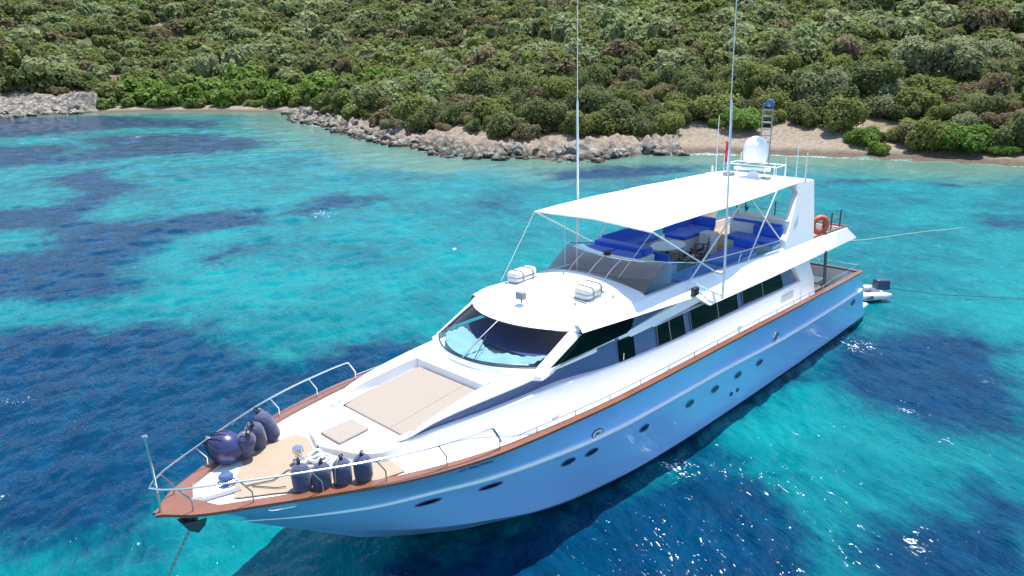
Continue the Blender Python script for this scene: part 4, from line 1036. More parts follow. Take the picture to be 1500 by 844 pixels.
# radar gantry
mb = MB()
for x in (22.2, 23.0):
    mb.tube([(x, .78, 6.72), (x, .78, 7.22), (x, -1.16, 7.22), (x, -1.16, 6.72)], .022, 6)
    mb.tube([(x, -.72, 6.72), (x, -.72, 7.22)], .018, 6)
for y in (.78, .2, -.4, -1.16): mb.tube([(22.2, y, 7.22), (23.0, y, 7.22)], .018, 6)
mb.tube([(22.6, .45, 7.22), (22.6, .45, 7.62)], .016, 6)
gan = part('gantry', mb, MT['alu'], arch, smooth=True)
mb = MB(); mb.lathe((22.6, -.12, 7.30), [(.0, 0), (.34, .0), (.41, .04), (.44, .15), (.465, .32), (.46, .50), (.41, .70), (.29, .85), (.15, .93), (0, .95)], 28); part('radome', mb, MT['white'], arch, smooth=True, angle=60)
mb = MB(); mb.lathe((22.55, -.1, 6.72), [(.0, 0), (.22, 0), (.20, .16), (.10, .24), (.0, .24)], 14); sc_ = part('radar_scanner', mb, MT['white'], arch, smooth=True)
mb = MB(); mb.box((22.55, -.05, 7.03), (.14, 1.35, .12), rz=.25); part('scanner_bar', mb, MT['white'], sc_, bevel=.04)
mb = MB()
for y in (-.20, -.58): mb.tube([(22.75, y, 7.22), (22.75, y, 9.28)], .022, 6)
for k in range(6): mb.tube([(22.75, -.20, 8.05+k*.23), (22.75, -.58, 8.05+k*.23)], .03, 6)
mst = part('light_mast', mb, MT['grey'], arch)
mb = MB(); mb.lathe((22.75, -.46, 9.3), [(0, 0), (.10, 0), (.15, .06), (.16, .16), (.11, .26), (0, .28)], 16); mb.lathe((22.75, -.24, 9.28), [(0, 0), (.06, 0), (.06, .14), (0, .15)], 10); part('masthead_light', mb, MT['band'], mst, smooth=True)
for k, (y, z1, r) in enumerate([(-1.22, 7.55, .014), (-1.65, 8.0, .014), (-2.0, 7.75, .02), (1.74, 6.95, .03), (1.58, 8.9, .012), (1.1, 7.6, .012)]):
    mb = MB(); mb.tube([(22.8, y, 6.70), (22.8, y, 7.0 if z1 > 7 else z1), (22.8, y, z1)], [r*1.7, r*1.3, r], 6); part('short_aerial', mb, MT['alu'], arch, smooth=True)
mb = MB(); mb.box((22.2, .7, 6.80), (.3, .35, .16)); mb.box((22.3, -.75, 6.78), (.25, .3, .12)); part('horn', mb, MT['grey'], arch, bevel=.02)

# --- awning with its poles
def awn(x, f):
    yp = np.interp(x, [12.85, 18, 22.6], [-2.12, -2.12, -1.82]); ys = np.interp(x, [12.85, 15.5, 18.3, 22.6], [2.10, 2.14, 2.10, 1.82])
    y = (yp+ys)/2+f*(ys-yp)/2
    z = np.interp(x, [12.85, 14, 22.6], [6.72, 6.76, 6.68])+.10*(1-f*f)*np.interp(x, [12.85, 14.5, 21.5], [.2, 1, .7])+0.012*math.cos((x-12.85)*2*math.pi/2.9)*(1-f*f*.4)
    return (x-.0+.12*(f*f)*(x < 13.2)*-1+.18*(1-f*f)*(x < 13.2), y, z)
mb = MB(); mb.grid([[awn(x, f) for f in np.linspace(-1, 1, 15)] for x in np.linspace(12.85, 22.62, 36)])
aw = part('awning', mb, MT['canvas'], smooth=True, solid=.015)
for sg in (-1, 1):
    for a, b in (((12.8, sg*2.13, 6.71), (16.6, sg*2.12, 4.70)), ((17.9, sg*2.08, 6.74), (15.1, sg*2.0, 4.75)), ((20.6, sg*1.98, 6.72), (18.6, sg*2.1, 4.68)), ((18.6, sg*2.04, 6.72), (21.0, sg*2.1, 4.9))):
        mb = MB(); mb.tube([a, b], .026, 8); part('awning_pole', mb, MT['alu'], aw, smooth=True)
mb = MB(); mb.tube([(12.8, -2.13, 6.70), (12.98, 0, 6.74), (12.8, 2.13, 6.70)], .022, 8); part('awning_bar', mb, MT['alu'], aw, smooth=True)
for a, b in (((12.8, 2.13, 6.7), (10.9, 1.75, 5.0)), ((12.8, -2.13, 6.7), (12.95, -.9, 5.08)), ((12.9, 1.0, 6.72), (12.85, .95, 5.12)), ((12.9, .55, 6.72), (12.75, .4, 5.12))):
    mb = MB(); mb.tube([a, b], .009, 5); part('awning_stay', mb, MT['rope'], aw)

# --- tall whip aerials
mb = MB(); mb.tube([(16.33, -2.47, 4.0), (16.34, -2.47, 5.0), (16.1, -2.45, 9.9), (16.05, -2.45, 10.0)], [.035, .04, .034, .018], 8); mb.tube([(16.05, -2.45, 10.0), (15.95, -2.45, 13.3)], .013, 6); mb.box((16.3, -2.36, 4.82), (.12, .28, .07))
part('whip_aerial', mb, MT['alu'], fly, smooth=True)
mb = MB(); mb.tube([(15.04, 2.2, 4.6), (15.04, 2.22, 5.5), (15.02, 2.28, 9.8), (15.02, 2.28, 9.9)], [.035, .04, .034, .018], 8); mb.tube([(15.02, 2.28, 9.9), (15.0, 2.3, 13.3)], .013, 6)
part('whip_aerial', mb, MT['alu'], fly, smooth=True)
mb = MB(); mb.tube([(15.1, -2.15, 4.72), (16.3, -2.46, 4.1)], .022, 6); part('aerial_brace', mb, MT['alu'], fly)

# --- roof fittings
mb = MB(); mb.tube([(9.95, .05, 4.94), (9.95, .05, 5.06)], .03, 8); mb.box((9.93, .05, 5.16), (.16, .26, .2)); part('searchlight', mb, MT['grey'], roof, bevel=.03)
for x, y in ((12.3, .55), (11.9, -1.55), (10.7, -1.2)):
    mb = MB(); mb.tube([(x, y, crown(x, y/2)-.01), (x, y, crown(x, y/2)+.07)], .025, 8); part('roof_fitting', mb, MT['grey'], roof)

# --- guard rails
def edge(x, sg, inset=.12): return (x, sg*(float(sheer_b(x))-inset), float(sheer_z(x)))
PX = [.50, 1.42, 2.55, 3.68, 4.95, 6.27]
for sg in (-1, 1):
    mb = MB(); pts_ = [(-.05, 0, 3.97)]
    for x in np.linspace(.1, 6.02, 22):
        pts_.append((x, sg*(float(sheer_b(x+.2))-.14), np.interp(x, [0, 6], [3.96, 3.71])))
    pts_ += [(6.1, sg*2.70, 3.68), (6.24, sg*2.71, 3.45), (6.3, sg*2.72, 3.32)]
    mb.tube(pts_, .021, 8); rail = part('guard_rail', mb, MT['steel'], smooth=True)
    for x in PX:
        b = edge(x, sg); tz = np.interp(x-.22, [0, 6], [3.96, 3.71])
        mb = MB(); mb.tube([b, (b[0]+.0, b[1]*.995, b[2]+.22), (x-.2, sg*(float(sheer_b(x))-.14), tz)], .017, 6); part('stanchion', mb, MT['steel'], rail, smooth=True)
    mb = MB(); lx = np.linspace(6.28, 25.8, 60); mb.tube([(x, sg*(float(sheer_b(x))-.14), float(sheer_z(x))+.14+.1*float(smooth(23, 24.5, x))) for x in lx], .013, 6); low = part('low_rail', mb, MT['steel'], smooth=True)
    for x in list(np.arange(7.4, 23.5, 1.32))+[24.3, 25.1, 25.8]:
        mb = MB(); mb.tube([edge(x, sg, .14), (x, sg*(float(sheer_b(x))-.14), float(sheer_z(x))+.14+.1*float(smooth(23, 24.5, x)))], .013, 6); part('rail_post', mb, MT['steel'], low)
mb = MB(); mb.tube([(26.0, -2.84, 2.85), (27.0, -2.8, 2.83), (27.0, 2.8, 2.83), (26.0, 2.84, 2.85)], .016, 6)
for y in np.linspace(-2.8, 2.8, 8): mb.tube([(27, y, 2.58), (27, y, 2.83)], .016, 6)
part('stern_rail', mb, MT['steel'], smooth=True)
mb = MB()
for x, y, h in ((26.5, -2.05, .72), (25.6, -2.05, .72), (26.5, -.7, .72), (26.5, .7, .72), (26.5, 2.05, .72), (24.8, -2.05, .72)): mb.tube([(x, y, 4.40), (x, y, 4.40+h)], .03, 6)
mb.tube([(24.8, -2.05, 4.78), (26.5, -2.05, 4.72), (26.5, 2.05, 4.72), (24.8, 2.05, 4.78)], .014, 6)
part('flybridge_aft_rail', mb, MT['darksteel'], fly)
for sg in (-1, 1):
    mb = MB(); mb.tube([(24.3, sg*2.55, 2.45), (24.3, sg*2.45, 3.9)], .055, 10); part('overhang_pillar', mb, MT['darksteel'], smooth=True)
mb = MB(); mb.tube([(.07, 0, 3.40), (.06, 0, 4.3), (.03, 0, 4.98)], [.028, .026, .02], 8); mb.lathe((.03, 0, 4.97), [(0, 0), (.05, 0), (.05, .03), (0, .04)], 10); part('jackstaff', mb, MT['steel'], smooth=True)

# --- hull openings
def porthole(x, z, a, b, name='porthole', sgs=(-1, 1)):
    for sg in sgs:
        dx = hull_pt(x+.15, z, 0, sg)-hull_pt(x-.15, z, 0, sg); dz = hull_pt(x, z+.1, 0, sg)-hull_pt(x, z-.1, 0, sg)
        dx.normalize(); dz.normalize(); nn = dx.cross(dz).normalized()
        if nn.y*sg < 0: nn = -nn
        c = hull_pt(x, z, 0, sg)
        rim = [c+dx*a*math.cos(t)+dz*b*math.sin(t)+nn*.012 for t in np.linspace(0, 2*math.pi, 24, endpoint=False)]
        mb = MB(); mb.prism(rim, nn*.006); po = part(name, mb, MT['window_dark'], hull)
        mb = MB(); mb.tube([p+nn*.006 for p in rim]+[rim[0]+nn*.006], .012, 6, False); part('rim', mb, MT['band'], po, smooth=True)
MT['window_dark'] = pmat('dark_port_glass', (.008, .010, .016), .12, coat=.3)
for px_, z_ in ((4.95, 2.02), (6.38, 1.97)): porthole(px_, z_, .30, .075)
for x_, z_ in ((8.65, 1.76), (9.45, 1.73)): porthole(x_, z_, .22, .10)
for x_, z_ in ((11.65, 1.56), (13.95, 1.46), (15.4, 1.42), (16.83, 1.41), (18.3, 1.37)): porthole(x_, z_, .20, .105)
porthole(16.6, .80, .07, .07, 'vent_port'); porthole(17.0, .80, .07, .07, 'vent_port'); porthole(26.75, 1.30, .18, .13)
# oval badge and the chrome fairlead
def badge(x, z, a, b, sgs=(-1, 1)):
    for sg in sgs:
        c = hull_pt(x, z, .012, sg); t_ = (hull_pt(x+.2, z, 0, sg)-hull_pt(x-.2, z, 0, sg)).normalized(); up_ = (hull_pt(x, z+.1, 0, sg)-hull_pt(x, z-.1, 0, sg)).normalized(); nn = t_.cross(up_); nn = nn if nn.y*sg > 0 else -nn
        el = [c+t_*a*math.cos(q)+up_*b*math.sin(q) for q in np.linspace(0, 2*math.pi, 28, endpoint=False)]
        mb = MB(); mb.prism(el, nn*.008); e = part('badge', mb, MT['stripe'], hull)
        mb = MB(); mb.tube(el+[el[0]], .02, 6, False); part('badge_ring', mb, MT['band'], e, smooth=True)
        mb = MB()
        mb.tube([c+nn*.012-t_*a*.55-up_*b*.4, c+nn*.012-t_*a*.1+up_*b*.35, c+nn*.012+t_*a*.05-up_*b*.35, c+nn*.012+t_*a*.5+up_*b*.2], .022, 6)
        part('badge_mark', mb, MT['band'], e)
badge(9.50, 2.28, .19, .10)
for sg in (-1, 1):
    c = hull_pt(19.2, 2.03, .0, sg)
    mb = MB(); mb.torus(c+Vector((0, sg*.02, .02)), .17, .04, Matrix.Rotation(math.pi/2, 3, 'X'), 20, 8); mb.lathe(c+Vector((0, sg*.03, .0)), [(0, -.02), (.1, -.02), (.1, .04), (0, .05)], 12, 'Y'); part('fairlead', mb, MT['steel'], hull, smooth=True)
    c = hull_pt(1.95, 3.02, .0, sg); t_ = (hull_pt(2.1, 3.02, 0, sg)-hull_pt(1.8, 3.02, 0, sg)).normalized()
    mb = MB(); mb.tube([c-t_*.26, c-t_*.2+Vector((0, sg*.03, 0)), c+t_*.2+Vector((0, sg*.03, 0)), c+t_*.26], [.02, .035, .035, .02], 8); part('hawse_slot', mb, MT['steel'], hull, smooth=True)
# name on the bow
def lettering(txt, x, z, h, sg):
    cu = bpy.data.curves.new('lettering', 'FONT'); cu.body = txt; cu.size = h; cu.extrude = .003; cu.shear = .25; cu.space_character = 1.1
    to = bpy.data.objects.new('tmp', cu); COL.objects.link(to); bpy.context.view_layer.update()
    me = bpy.data.meshes.new_from_object(to.evaluated_get(bpy.context.evaluated_depsgraph_get())); bpy.data.objects.remove(to)
    o = bpy.data.objects.new('name_lettering', me); COL.objects.link(o); me.materials.clear(); me.materials.append(MT['ink'])
    a = hull_pt(x, z, 0, sg); b = hull_pt(x+1.3, z-.06, 0, sg); e = (b-a).normalized(); u = (hull_pt(x+.6, z+.1, 0, sg)-hull_pt(x+.6, z-.1, 0, sg)); u = (u-e*u.dot(e)).normalized(); n = e.cross(u)
    if sg > 0: e = -e; n = -n; a = b
    mat = Matrix((e, u, e.cross(u))).transposed()
    for v in me.vertices:
        p = a+mat @ Vector((v.co.x, v.co.y, 0)); q = hull_pt(p.x, p.z, .018+.004*(v.co.z > 0), sg); v.co = q-Vector(Y0)
    o.parent = hull; OFF[o.name] = Y0
lettering('AS MASTAN', 5.22, 2.90, .15, -1)
# plates and hawse fittings on the trunk side
for x in (5.05, 7.1):
    for sg in (-1, 1):
        y = float(spline(TX, TB, x))-.035; mb = MB(); mb.lathe((x, sg*y, float(deck_z(x))+.17), [(0, .0), (.09, .0), (.08, .03), (.04, .045), (0, .045)], 16, 'Y', Matrix.Scale(sg, 3, Vector((0, 1, 0))) if False else None); part('deck_light', mb, MT['yellow'], trunk, smooth=True)
# --- foredeck gear that is bolted on
mb = MB(); mb.lathe((1.42, .15, 3.31), [(0, 0), (.20, 0), (.20, .03), (.15, .05), (.13, .14), (.15, .17), (.12, .22), (0, .24)], 18); wl_ = part('windlass', mb, MT['band'], smooth=True)
mb = MB(); mb.box((1.08, -.17, 3.335), (.88, .13, .05), rz=-.24); mb.box((.72, -.08, 3.36), (.2, .18, .07), rz=-.24); part('chain_channel', mb, MT['grey'], bevel=.01)
mb = MB(); mb.tube([(.9, .05, 3.40), (.95, .02, 3.42), (1.55, -.02, 3.42)], .01, 5); mb.tube([(.9, .05, 3.34), (.9, .05, 3.40)], .012, 5); part('deck_hoop', mb, MT['steel'])
mb = MB(); mb.lathe((2.86, -.16, 3.30), [(0, 0), (.13, 0), (.13, .04), (.07, .07), (.07, .2), (.12, .24), (.11, .34), (0, .36)], 16); part('capstan', mb, MT['steel'], smooth=True)
for x, sg in ((2.9, 1), (2.9, -1), (8.2, 1), (8.2, -1), (17, -1)):
    e_ = edge(x, sg, .32); mb = MB(); mb.tube([(e_[0]-.14, e_[1], e_[2]+.06), (e_[0]+.14, e_[1], e_[2]+.06)], .02, 6)
    for d_ in (-.05, .05): mb.tube([(e_[0]+d_, e_[1], e_[2]-.08), (e_[0]+d_, e_[1], e_[2]+.06)], .018, 6)
    part('cleat', mb, MT['steel'], smooth=True)

# ================================================================== LOOSE THINGS ON BOARD
def dz(x): return float(deck_z(x))+.045
# cylindrical fenders
def fender_proto():
    mb = MB(); mb.lathe((0, 0, 0), [(0, -.36), (.09, -.355), (.17, -.30), (.205, -.2), (.21, -.05), (.21, .14), (.19, .25), (.13, .325), (.06, .36), (0, .365)], 20)
    f = obj('fender', mb, MT['fender'], None, True, angle=70)
    mb = MB(); mb.tube([(0, 0, .33), (0, 0, .42)], [.055, .035], 10); mb.torus((0, 0, .45), .045, .016, Matrix.Rotation(math.pi/2, 3, 'X'), 14, 6); obj('eye', mb, MT['black'], f, True)
    mb = MB(); mb.tube([(.03, 0, .44), (.1, .02, .40), (.2, .03, .22), (.225, .03, .0), (.2, .0, -.2)], .009, 5); obj('lanyard', mb, MT['rope'], f)
    return f
fp = fender_proto()
def dup(o, label, first=[True]):
    if first[0]: first[0] = False; o['label'] = label; return o
    c = o.copy(); COL.objects.link(c); c['label'] = label
    for ch in list(o.children):
        k = ch.copy(); COL.objects.link(k); k.parent = c
    return c
tag(fp, 'fender', 'fender', 'navy fenders on the foredeck')
FN = [(2.34, -1.15, 3.55, 0, .12, 'upright navy fender nearest the bow in the row beside the port rail'),
      (2.66, -1.36, 3.53, .05, -.06, 'second upright navy fender from the bow beside the port rail'),
      (3.03, -1.52, 3.52, -.05, .05, 'third upright navy fender from the bow beside the port rail'),
      (3.40, -1.70, 3.53, .04, -.1, 'upright navy fender farthest from the bow beside the port rail'),
      (2.18, .82, 3.60, .42, -.30, 'leaning navy fender right behind the round navy buoy fender'),
      (2.55, 1.02, 3.60, .36, -.28, 'middle one of the three leaning navy fenders on the starboard side'),
      (2.93, 1.24, 3.60, .30, -.26, 'leaning navy fender closest to the white trunk on the starboard side')]
for x, y, z, rx, ry, lab in FN:
    o = dup(fp, lab); o.location = (x, y, z); o.rotation_euler = (-rx if y > 0 else rx, ry, random.random()*5)
    o.scale = (.9, .9, .86) if y < 0 else (.98, .98, 1.04)
c0 = Vector((1.86, .96, 3.63)); dir_ = Vector((-.55, .62, .35)).normalized(); rot = dir_.to_track_quat('Z', 'Y').to_matrix()
mb = MB(); mb.lathe(c0, [(0, -.36), (.13, -.345), (.26, -.25), (.335, -.1), (.34, .05), (.30, .2), (.2, .33), (.12, .40), (.0, .41)], 28, 'Z', rot)
bf = obj('round_fender', mb, MT['fendershine'], None, True, origin=c0, angle=70)
tag(bf, 'big shiny round navy buoy fender with ribbed neck beside the bow rail', 'fender', 'navy fenders on the foredeck')
mb = MB()
for k in range(14):
    a = k*2*math.pi/14; pr_ = [(.335, .06), (.30, .21), (.2, .34), (.125, .405)]
    mb.tube([c0+rot @ Vector((r*math.cos(a), r*math.sin(a), h)) for r, h in pr_], .012, 5)
mb.lathe(c0, [(.0, .39), (.11, .39), (.10, .47), (.0, .48)], 14, 'Z', rot); obj('neck', mb, MT['black'], bf, True)

# white heap of rope beside the port fenders
mb = MB(); r = random.Random(3)
for k in range(7):
    R_ = .26-.025*k*(k > 2); path = [(3.0+.05*math.sin(k*2)+R_*math.cos(a)*(1.25), -.68+.04*math.cos(k)+R_*math.sin(a), dz(3)+.04+.052*k+.02*math.sin(a*3+k)) for a in np.linspace(0, 2*math.pi, 26)]
    mb.tube(path, .036, 7, False)
o = obj('rope_coil', mb, pmat('white_mooring_rope', (.70, .70, .68), .9, var=.08, scale=30), None, True, origin=(3.0, -.68, dz(3)))
tag(o, 'coil of thick white mooring rope on the teak beside the port fenders', 'rope')
mb = MB(); mb.tube([(1.6, -.25, dz(1.6)+.02), (2.1, -.45, dz(2)+.02), (2.5, -.3, dz(2.5)+.02), (2.9, -.45, dz(3)+.03)], .013, 6); mb.tube([(1.7, -.35, dz(1.7)+.02), (2.0, -.75, dz(2)+.02), (2.15, -.85, dz(2)+.02)], .012, 6)
o = obj('deck_line', mb, MT['darkrope'], None, True, origin=(2.1, -.45, dz(2))); tag(o, 'thin dark line lying loose across the teak foredeck', 'rope')

# sun pads
def pad(corn, th_, name, lab, seams):
    c = sum((Vector(p) for p in corn), Vector())/4
    n = (Vector(corn[1])-Vector(corn[0])).cross(Vector(corn[2])-Vector(corn[0])).normalized(); n = n if n.z > 0 else -n
    mb = MB(); mb.prism(corn, n*th_); o = obj(name, mb, MT['pad'], None, origin=c, bevel=.035)
    tag(o, lab, 'sun pad')
    for a, b in seams:
        mb = MB(); A_ = Vector(a)+n*th_; B_ = Vector(b)+n*th_; mb.tube([A_, B_], .008, 5); obj('seam', mb, MT['pad'], o)
    return o
pad([(4.88, -1.23, 3.345), (7.20, -1.13, 3.60), (7.20, 1.13, 3.60), (4.88, 1.23, 3.345)], .09, 'sun_pad', 'large beige sun pad in the well before the windscreen', [((4.92, -.62, 3.35), (7.18, -.6, 3.60))])
pad([(3.72, -.38, 3.412), (4.54, -.34, 3.448), (4.54, .34, 3.448), (3.72, .38, 3.412)], .05, 'hatch_pad', 'small beige pad on the trunk in front of the big sun pad', [])

# life-raft canisters on the wheelhouse roof
def raft():
    t = thing('life_raft', 'x', 'life raft', (0, 0, 0), 'life raft canisters on the roof')
    for nm, z0, z1 in (('upper_shell', .20, .35), ('lower_shell', .04, .185)):
        mb = MB(); rws = []
        for k in range(13):
            x = -.42+.84*k/12; e = 1-max(0, abs(x)-.3)/.12*.3
            if nm == 'upper_shell': rws.append([(x, -.27*e, z0), (x, -.27*e, z1-.07), (x, -.21*e, z1-.015*(1-e)), (x, .21*e, z1-.015*(1-e)), (x, .27*e, z1-.07), (x, .27*e, z0)])
            else: rws.append([(x, -.27*e, z1), (x, -.26*e, z0+.06), (x, -.2*e, z0), (x, .2*e, z0), (x, .26*e, z0+.06), (x, .27*e, z1)])
        mb.grid(rws, True); o_ = len(mb.v); n_ = 6
        mb.f += [tuple(range(o_-6, o_)), tuple(range(5, -1, -1))]
        obj(nm, mb, MT['raft'], t, bevel=.03)
    for x in (-.2, .2):
        mb = MB(); mb.tube([(x, -.285, .02), (x, -.285, .29), (x, -.21, .365), (x, .21, .365), (x, .285, .29), (x, .285, .02)], .014, 6); obj('strap', mb, MT['grey'], t)
    mb = MB()
    for y in (-.2, .2): mb.box((0, y, .02), (.95, .05, .05))
    for x in (-.45, .45): mb.box((x, 0, .025), (.05, .6, .04))
    obj('cradle', mb, MT['steel'], t)
    return t
lr = raft(); lr['label'] = 'white life raft canister on the roof nearer the port edge'; lr.location = (11.42, -1.08, crown(11.42, .54)-.03); lr.rotation_euler = (.07, -.05, .12)
l2 = lr.copy(); COL.objects.link(l2); l2['label'] = 'white life raft canister on the roof at the far starboard side'
for ch in list(lr.children): k = ch.copy(); COL.objects.link(k); k.parent = l2
l2.location = (11.42, 1.38, crown(11.42, .66)-.04); l2.rotation_euler = (-.07, -.05, -.05)

# lifebuoy on the aft rail
mb = MB(); R_ = Matrix.Rotation(math.radians(90), 3, 'X') ; R_ = Matrix.Rotation(math.radians(-32), 3, 'Z') @ R_
cb = Vector((24.62, -2.0, 4.80)); mb.torus(cb, .30, .095, R_, 36, 12)
lb_ = obj('lifebuoy', mb, MT['orange'], None, True, origin=cb); tag(lb_, 'orange lifebuoy hanging on the aft flybridge rail', 'lifebuoy')
mb = MB()
for k in range(4):
    a = math.pi/4+k*math.pi/2; pc = Vector((.30*math.cos(a), .30*math.sin(a), 0)); tn = Vector((-math.sin(a), math.cos(a), 0))
    rr_ = Matrix((pc.normalized(), Vector((0, 0, 1)), tn)).transposed()
    mb.lathe(cb+R_ @ pc, [(.099, -.03), (.099, .03)], 12, 'Z', R_ @ rr_)
obj('band', mb, MT['orange'], lb_, True)

# dining table and folding chairs under the awning
t = thing('dining_table', 'pale oval dining table under the front of the awning', 'table', (17.9, .55, 4.15))
mb = MB(); mb.lathe((17.9, .55, 4.86), [(0, 0), (.52, 0), (.54, .02), (.52, .045), (0, .045)], 28); m2 = MB(); m2.v = [((p[0]-17.9)*1.5+17.9, p[1], p[2]) for p in mb.v]; m2.f = mb.f
obj('tabletop', m2, MT['cream'], t, True)
mb = MB(); mb.lathe((17.9, .55, 4.15), [(0, 0), (.26, 0), (.24, .04), (.06, .07), (.05, .70), (0, .70)], 16); obj('pedestal', mb, MT['wood'], t, True)
mb = MB()
for k, (x, y) in enumerate(((17.6, .5), (18.3, .62))): mb.lathe((x, y, 4.906), [(0, 0), (.08, 0), (.14, .035), (.13, .04), (0, .012)], 18)
dsh = obj('dish', MB().add([], []), None) if False else None
o = obj('bowl', mb, MT['cream'], None, True, origin=(17.95, .56, 4.9)) if False else None
def chair():
    t = thing('folding_chair', 'x', 'chair', (0, 0, 0), 'dark folding chairs round the flybridge table')
    for s in (-1, 1):
        mb = MB(); mb.tube([(-.24, s*.25, 0), (.22, s*.25, .46)], .016, 6); obj('leg', mb, MT['wood'], t)
        mb = MB(); mb.tube([(.24, s*.25, 0), (-.20, s*.25, .46)], .016, 6); obj('leg', mb, MT['wood'], t)
        mb = MB(); mb.tube([(-.22, s*.25, .44), (-.27, s*.25, .90)], .016, 6); obj('back_post', mb, MT['wood'], t)
        mb = MB(); mb.box((0, s*.26, .66), (.5, .05, .025)); mb.tube([(.2, s*.26, .46), (.2, s*.26, .65)], .013, 6); obj('armrest', mb, MT['wood'], t)
    mb = MB(); mb.grid([[(x, y, .46-.03*(1-(y/.25)**2)) for y in np.linspace(-.25, .25, 7)] for x in (-.2, .22)]); obj('seat', mb, MT['navy'], t, True, solid=.012)
    mb = MB(); mb.grid([[(-.245-.03*(1-(y/.25)**2), y, z) for y in np.linspace(-.25, .25, 7)] for z in (.68, .88)]); obj('backrest', mb, MT['navy'], t, True, solid=.012)
    return t
ch0 = chair(); CH = [(17.35, -.32, 1.55, 'dark folding chair at the bow end of the port side of the table'), (18.05, -.36, 1.6, 'dark folding chair in the middle of the port side of the table'), (18.85, -.2, 2.1, 'dark folding chair at the aft port corner of the table')]
for k, (x, y, a, lab) in enumerate(CH):
    o = ch0
    if k:
        o = ch0.copy(); COL.objects.link(o)
        for c_ in list(ch0.children): q = c_.copy(); COL.objects.link(q); q.parent = o
    o['label'] = lab; o.location = (x, y, 4.155); o.rotation_euler = (0, 0, a)
# bottles / potted plants on the bar top
for k, (x, y, h, lab) in enumerate(((21.85, .05, .28, 'taller potted green plant at the inboard end of the bar top'), (21.9, -.28, .24, 'shorter potted green plant next to the taller one on the bar top'))):
    t = thing('potted_plant', lab, 'plant', (x, y, 5.455), 'potted plants on the bar')
    mb = MB(); mb.lathe((x, y, 5.455), [(0, 0), (.055, 0), (.075, .12), (.065, .12), (0, .10)], 14); obj('pot', mb, MT['cream'], t, True)
    mb = MB(); r = random.Random(k)
    for q in range(16):
        a = r.random()*6.3; l = h*r.uniform(.7, 1.1); b = Vector((x, y, 5.55)); d_ = Vector((.10*math.cos(a), .10*math.sin(a), l)); s_ = Vector((-math.sin(a), math.cos(a), 0))*.02
        mb.add([b-s_*.4, b+d_*.5-s_, b+d_, b+d_*.5+s_], [(0, 1, 2, 3)])
    obj('leaves', mb, MT['plant'], t)
# flag on its halyard by the arch
mb = MB(); mb.tube([(22.9, 1.30, 6.7), (22.9, 1.30, 8.05)], .012, 6); fo_ = obj('flag', mb, MT['alu'], None, origin=(22.9, 1.3, 6.72)); tag(fo_, 'limp red and white flag hanging on a thin staff beside the arch', 'flag')
mb = MB(); mb.grid([[(22.9+.03*math.sin(z*14)+.10*f, 1.30-.16*f, z-.06*f) for f in np.linspace(0, 1, 5)] for z in np.linspace(7.15, 7.95, 12)]); obj('cloth', mb, MT['red'], fo_, True)
# cream lounge cushion on the aft deck
t = thing('lounge_chair', 'cream cushioned lounge seat on the aft deck beside the dark pillar', 'seat', (24.9, -1.6, 1.76))
mb = MB(); mb.box((24.9, -1.6, 1.92), (.9, .9, .3)); obj('base', mb, MT['wood'], t, bevel=.02)
mb = MB(); mb.box((24.9, -1.6, 2.14), (.86, .86, .15)); obj('cushion', mb, MT['yellow'], t, bevel=.05)
mb = MB(); mb.box((24.5, -1.6, 2.4), (.14, .86, .42)); obj('backrest', mb, MT['yellow'], t, bevel=.05)
# teak table further aft
t = thing('deck_table', 'low pale table on the aft deck near the stern rail', 'table', (25.9, -1.2, 1.76))
mb = MB(); mb.box((25.9, -1.2, 2.22), (.8, 1.1, .05)); obj('tabletop', mb, MT['cream'], t, bevel=.01)
for sx in (-1, 1):
    for sy in (-1, 1): mb = MB(); mb.tube([(25.9+sx*.33, -1.2+sy*.48, 1.76), (25.9+sx*.33, -1.2+sy*.48, 2.2)], .02, 6); obj('leg', mb, MT['steel'], t)

# ================================================================== TENDER, ANCHOR, LINES
dc = Vector((31.15, -1.35, .0)); ax = Vector((.76, -.65, 0)).normalized(); ay = Vector((.65, .76, 0))
tn = thing('dinghy', 'pale grey inflatable dinghy with dark outboard floating behind the stern', 'dinghy', tuple(dc))
L = lambda a, b, z: dc+ax*a+ay*b+Vector((0, 0, z))
mb = MB(); pth = [L(1.55, -.55, .30), L(1.25, -.58, .28), L(.2, -.60, .28), L(-.8, -.55, .30), L(-1.35, -.30, .38), L(-1.55, 0, .42), L(-1.35, .30, .38), L(-.8, .55, .30), L(.2, .60, .28), L(1.25, .58, .28), L(1.55, .55, .30)]
mb.tube(pth, [.05, .17, .20, .20, .20, .20, .20, .20, .20, .17, .05], 14); obj('tube', mb, MT['rubber'], tn, True)
mb = MB(); mb.grid([[L(a, b, .14) for b in (-.5, 0, .5)] for a in (-1.2, 0, 1.15)]); obj('floor', mb, MT['grey'], tn)
mb = MB(); mb.prism([L(1.12, -.45, .05), L(1.12, .45, .05), L(1.12, .45, .46), L(1.12, -.45, .46)], ax*.06); obj('transom', mb, MT['cream'], tn)
mb = MB(); mb.prism([L(.1, -.45, .36), L(.1, .45, .36), L(.4, .45, .36), L(.4, -.45, .36)], Vector((0, 0, .04))); obj('thwart', mb, MT['cream'], tn)
mb = MB(); mb.prism([L(.2, -.785, .22), L(.55, -.78, .22), L(.55, -.755, .36), L(.2, -.76, .36)], -ay*.02); obj('patch', mb, MT['navy'], tn)
mb = MB(); mb.prism([L(1.0, -.24, .46), L(1.0, .24, .46), L(1.0, .2, .92), L(1.0, -.2, .92)], ax*.68+Vector((0, 0, -.04))); om = obj('outboard', mb, MT['navy'], tn, bevel=.06)
mb = MB(); mb.tube([L(1.32, 0, .5), L(1.34, 0, -.3)], [.08, .05], 8); obj('engine_leg', mb, MT['black'], om)
mb = MB(); mb.tube([L(1.1, 0, .62), L(.62, .12, .66)], .02, 6); obj('tiller', mb, MT['black'], om)

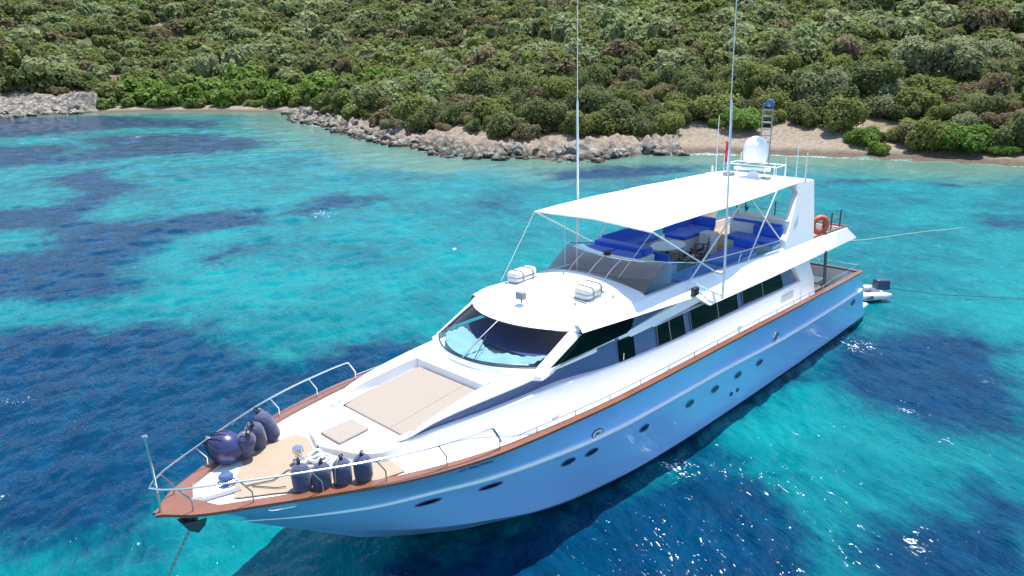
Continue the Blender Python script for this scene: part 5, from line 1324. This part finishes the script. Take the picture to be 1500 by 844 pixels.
# anchor stowed under the bow
ac = Vector((.56, 0, 2.98)); an = thing('anchor', 'dark steel anchor stowed under the mahogany bow tip', 'anchor', tuple(ac))
mb = MB(); mb.tube([ac+V3(-.10, 0, .16), ac+V3(.08, 0, -.06)], .03, 8); obj('shank', mb, MT['darksteel'], an, True)
for s_ in (-1, 1):
    mb = MB(); mb.prism([ac+V3(-.20, .10*s_, .06), ac+V3(.26, .12*s_, -.02), ac+V3(.20, .13*s_, -.14), ac+V3(.06, .11*s_, -.25), ac+V3(-.10, .10*s_, -.12)], (0, .05*s_, 0)); obj('fluke', mb, MT['darksteel'], an, bevel=.012)
mb = MB(); mb.box(ac+V3(.03, 0, -.08), (.20, .22, .08)); obj('crown', mb, MT['darksteel'], an, bevel=.012)
a = Vector((.50, -.02, 2.78)); b = Vector((-2.1, -.1, -.2)); mb = MB(); n = 46
for i in range(n):
    f = i/(n-1); c = a+(b-a)*f+Vector((0, 0, -.35*math.sin(math.pi*f)*.6)); d_ = (b-a).normalized()
    R0 = d_.to_track_quat('X', 'Z').to_matrix() @ Matrix.Rotation((i % 2)*math.pi/2, 3, 'X') @ Matrix.Diagonal((1.5, .85, 1))
    mb.torus(c, .033, .011, R0, 10, 5)
o = obj('anchor_chain', mb, MT['chain'], None, True, origin=a); tag(o, 'galvanised anchor chain running from the bow down into the water', 'chain')
def rope(name, lab, pts_, r, mat):
    q = []; 
    for i in range(len(pts_)-1):
        for k in range(8): q.append(Vector(pts_[i]).lerp(Vector(pts_[i+1]), k/8))
    q.append(Vector(pts_[-1])); mb = MB(); mb.tube(q, r, 6); o = obj(name, mb, mat, None, True, origin=pts_[0]); tag(o, lab, 'rope', None)
rope('mooring_line', 'pale mooring line running from the stern towards the beach', [(26.9, 2.7, 2.6), (33, 2.6, 1.6), (40, 1.3, .75), (46, 0, .3), (51, -1.4, -.1), (54, -2.2, -.5)], .014, MT['rope'])
rope('stern_line', 'dark line running from the dinghy out across the water to the right', [(32.2, -2.0, .5), (34.0, -4.4, .15), (35.2, -6, .10), (36.6, -8.4, .08), (39, -12.5, .06)], .016, MT['darkrope'])
mb = MB(); mb.lathe((24.92, 19.58, 0), [(0, -.12), (.12, -.1), (.19, 0), (.15, .12), (.05, .19), (0, .2)], 16); o = obj('buoy', mb, MT['raft'], None, True, origin=(24.92, 19.58, 0)); tag(o, 'tiny white marker buoy floating alone on the turquoise water', 'buoy')
mb = MB(); mb.torus((24.92, 19.58, .22), .04, .012, Matrix.Rotation(math.pi/2, 3, 'X'), 12, 6); obj('eye', mb, MT['grey'], o)
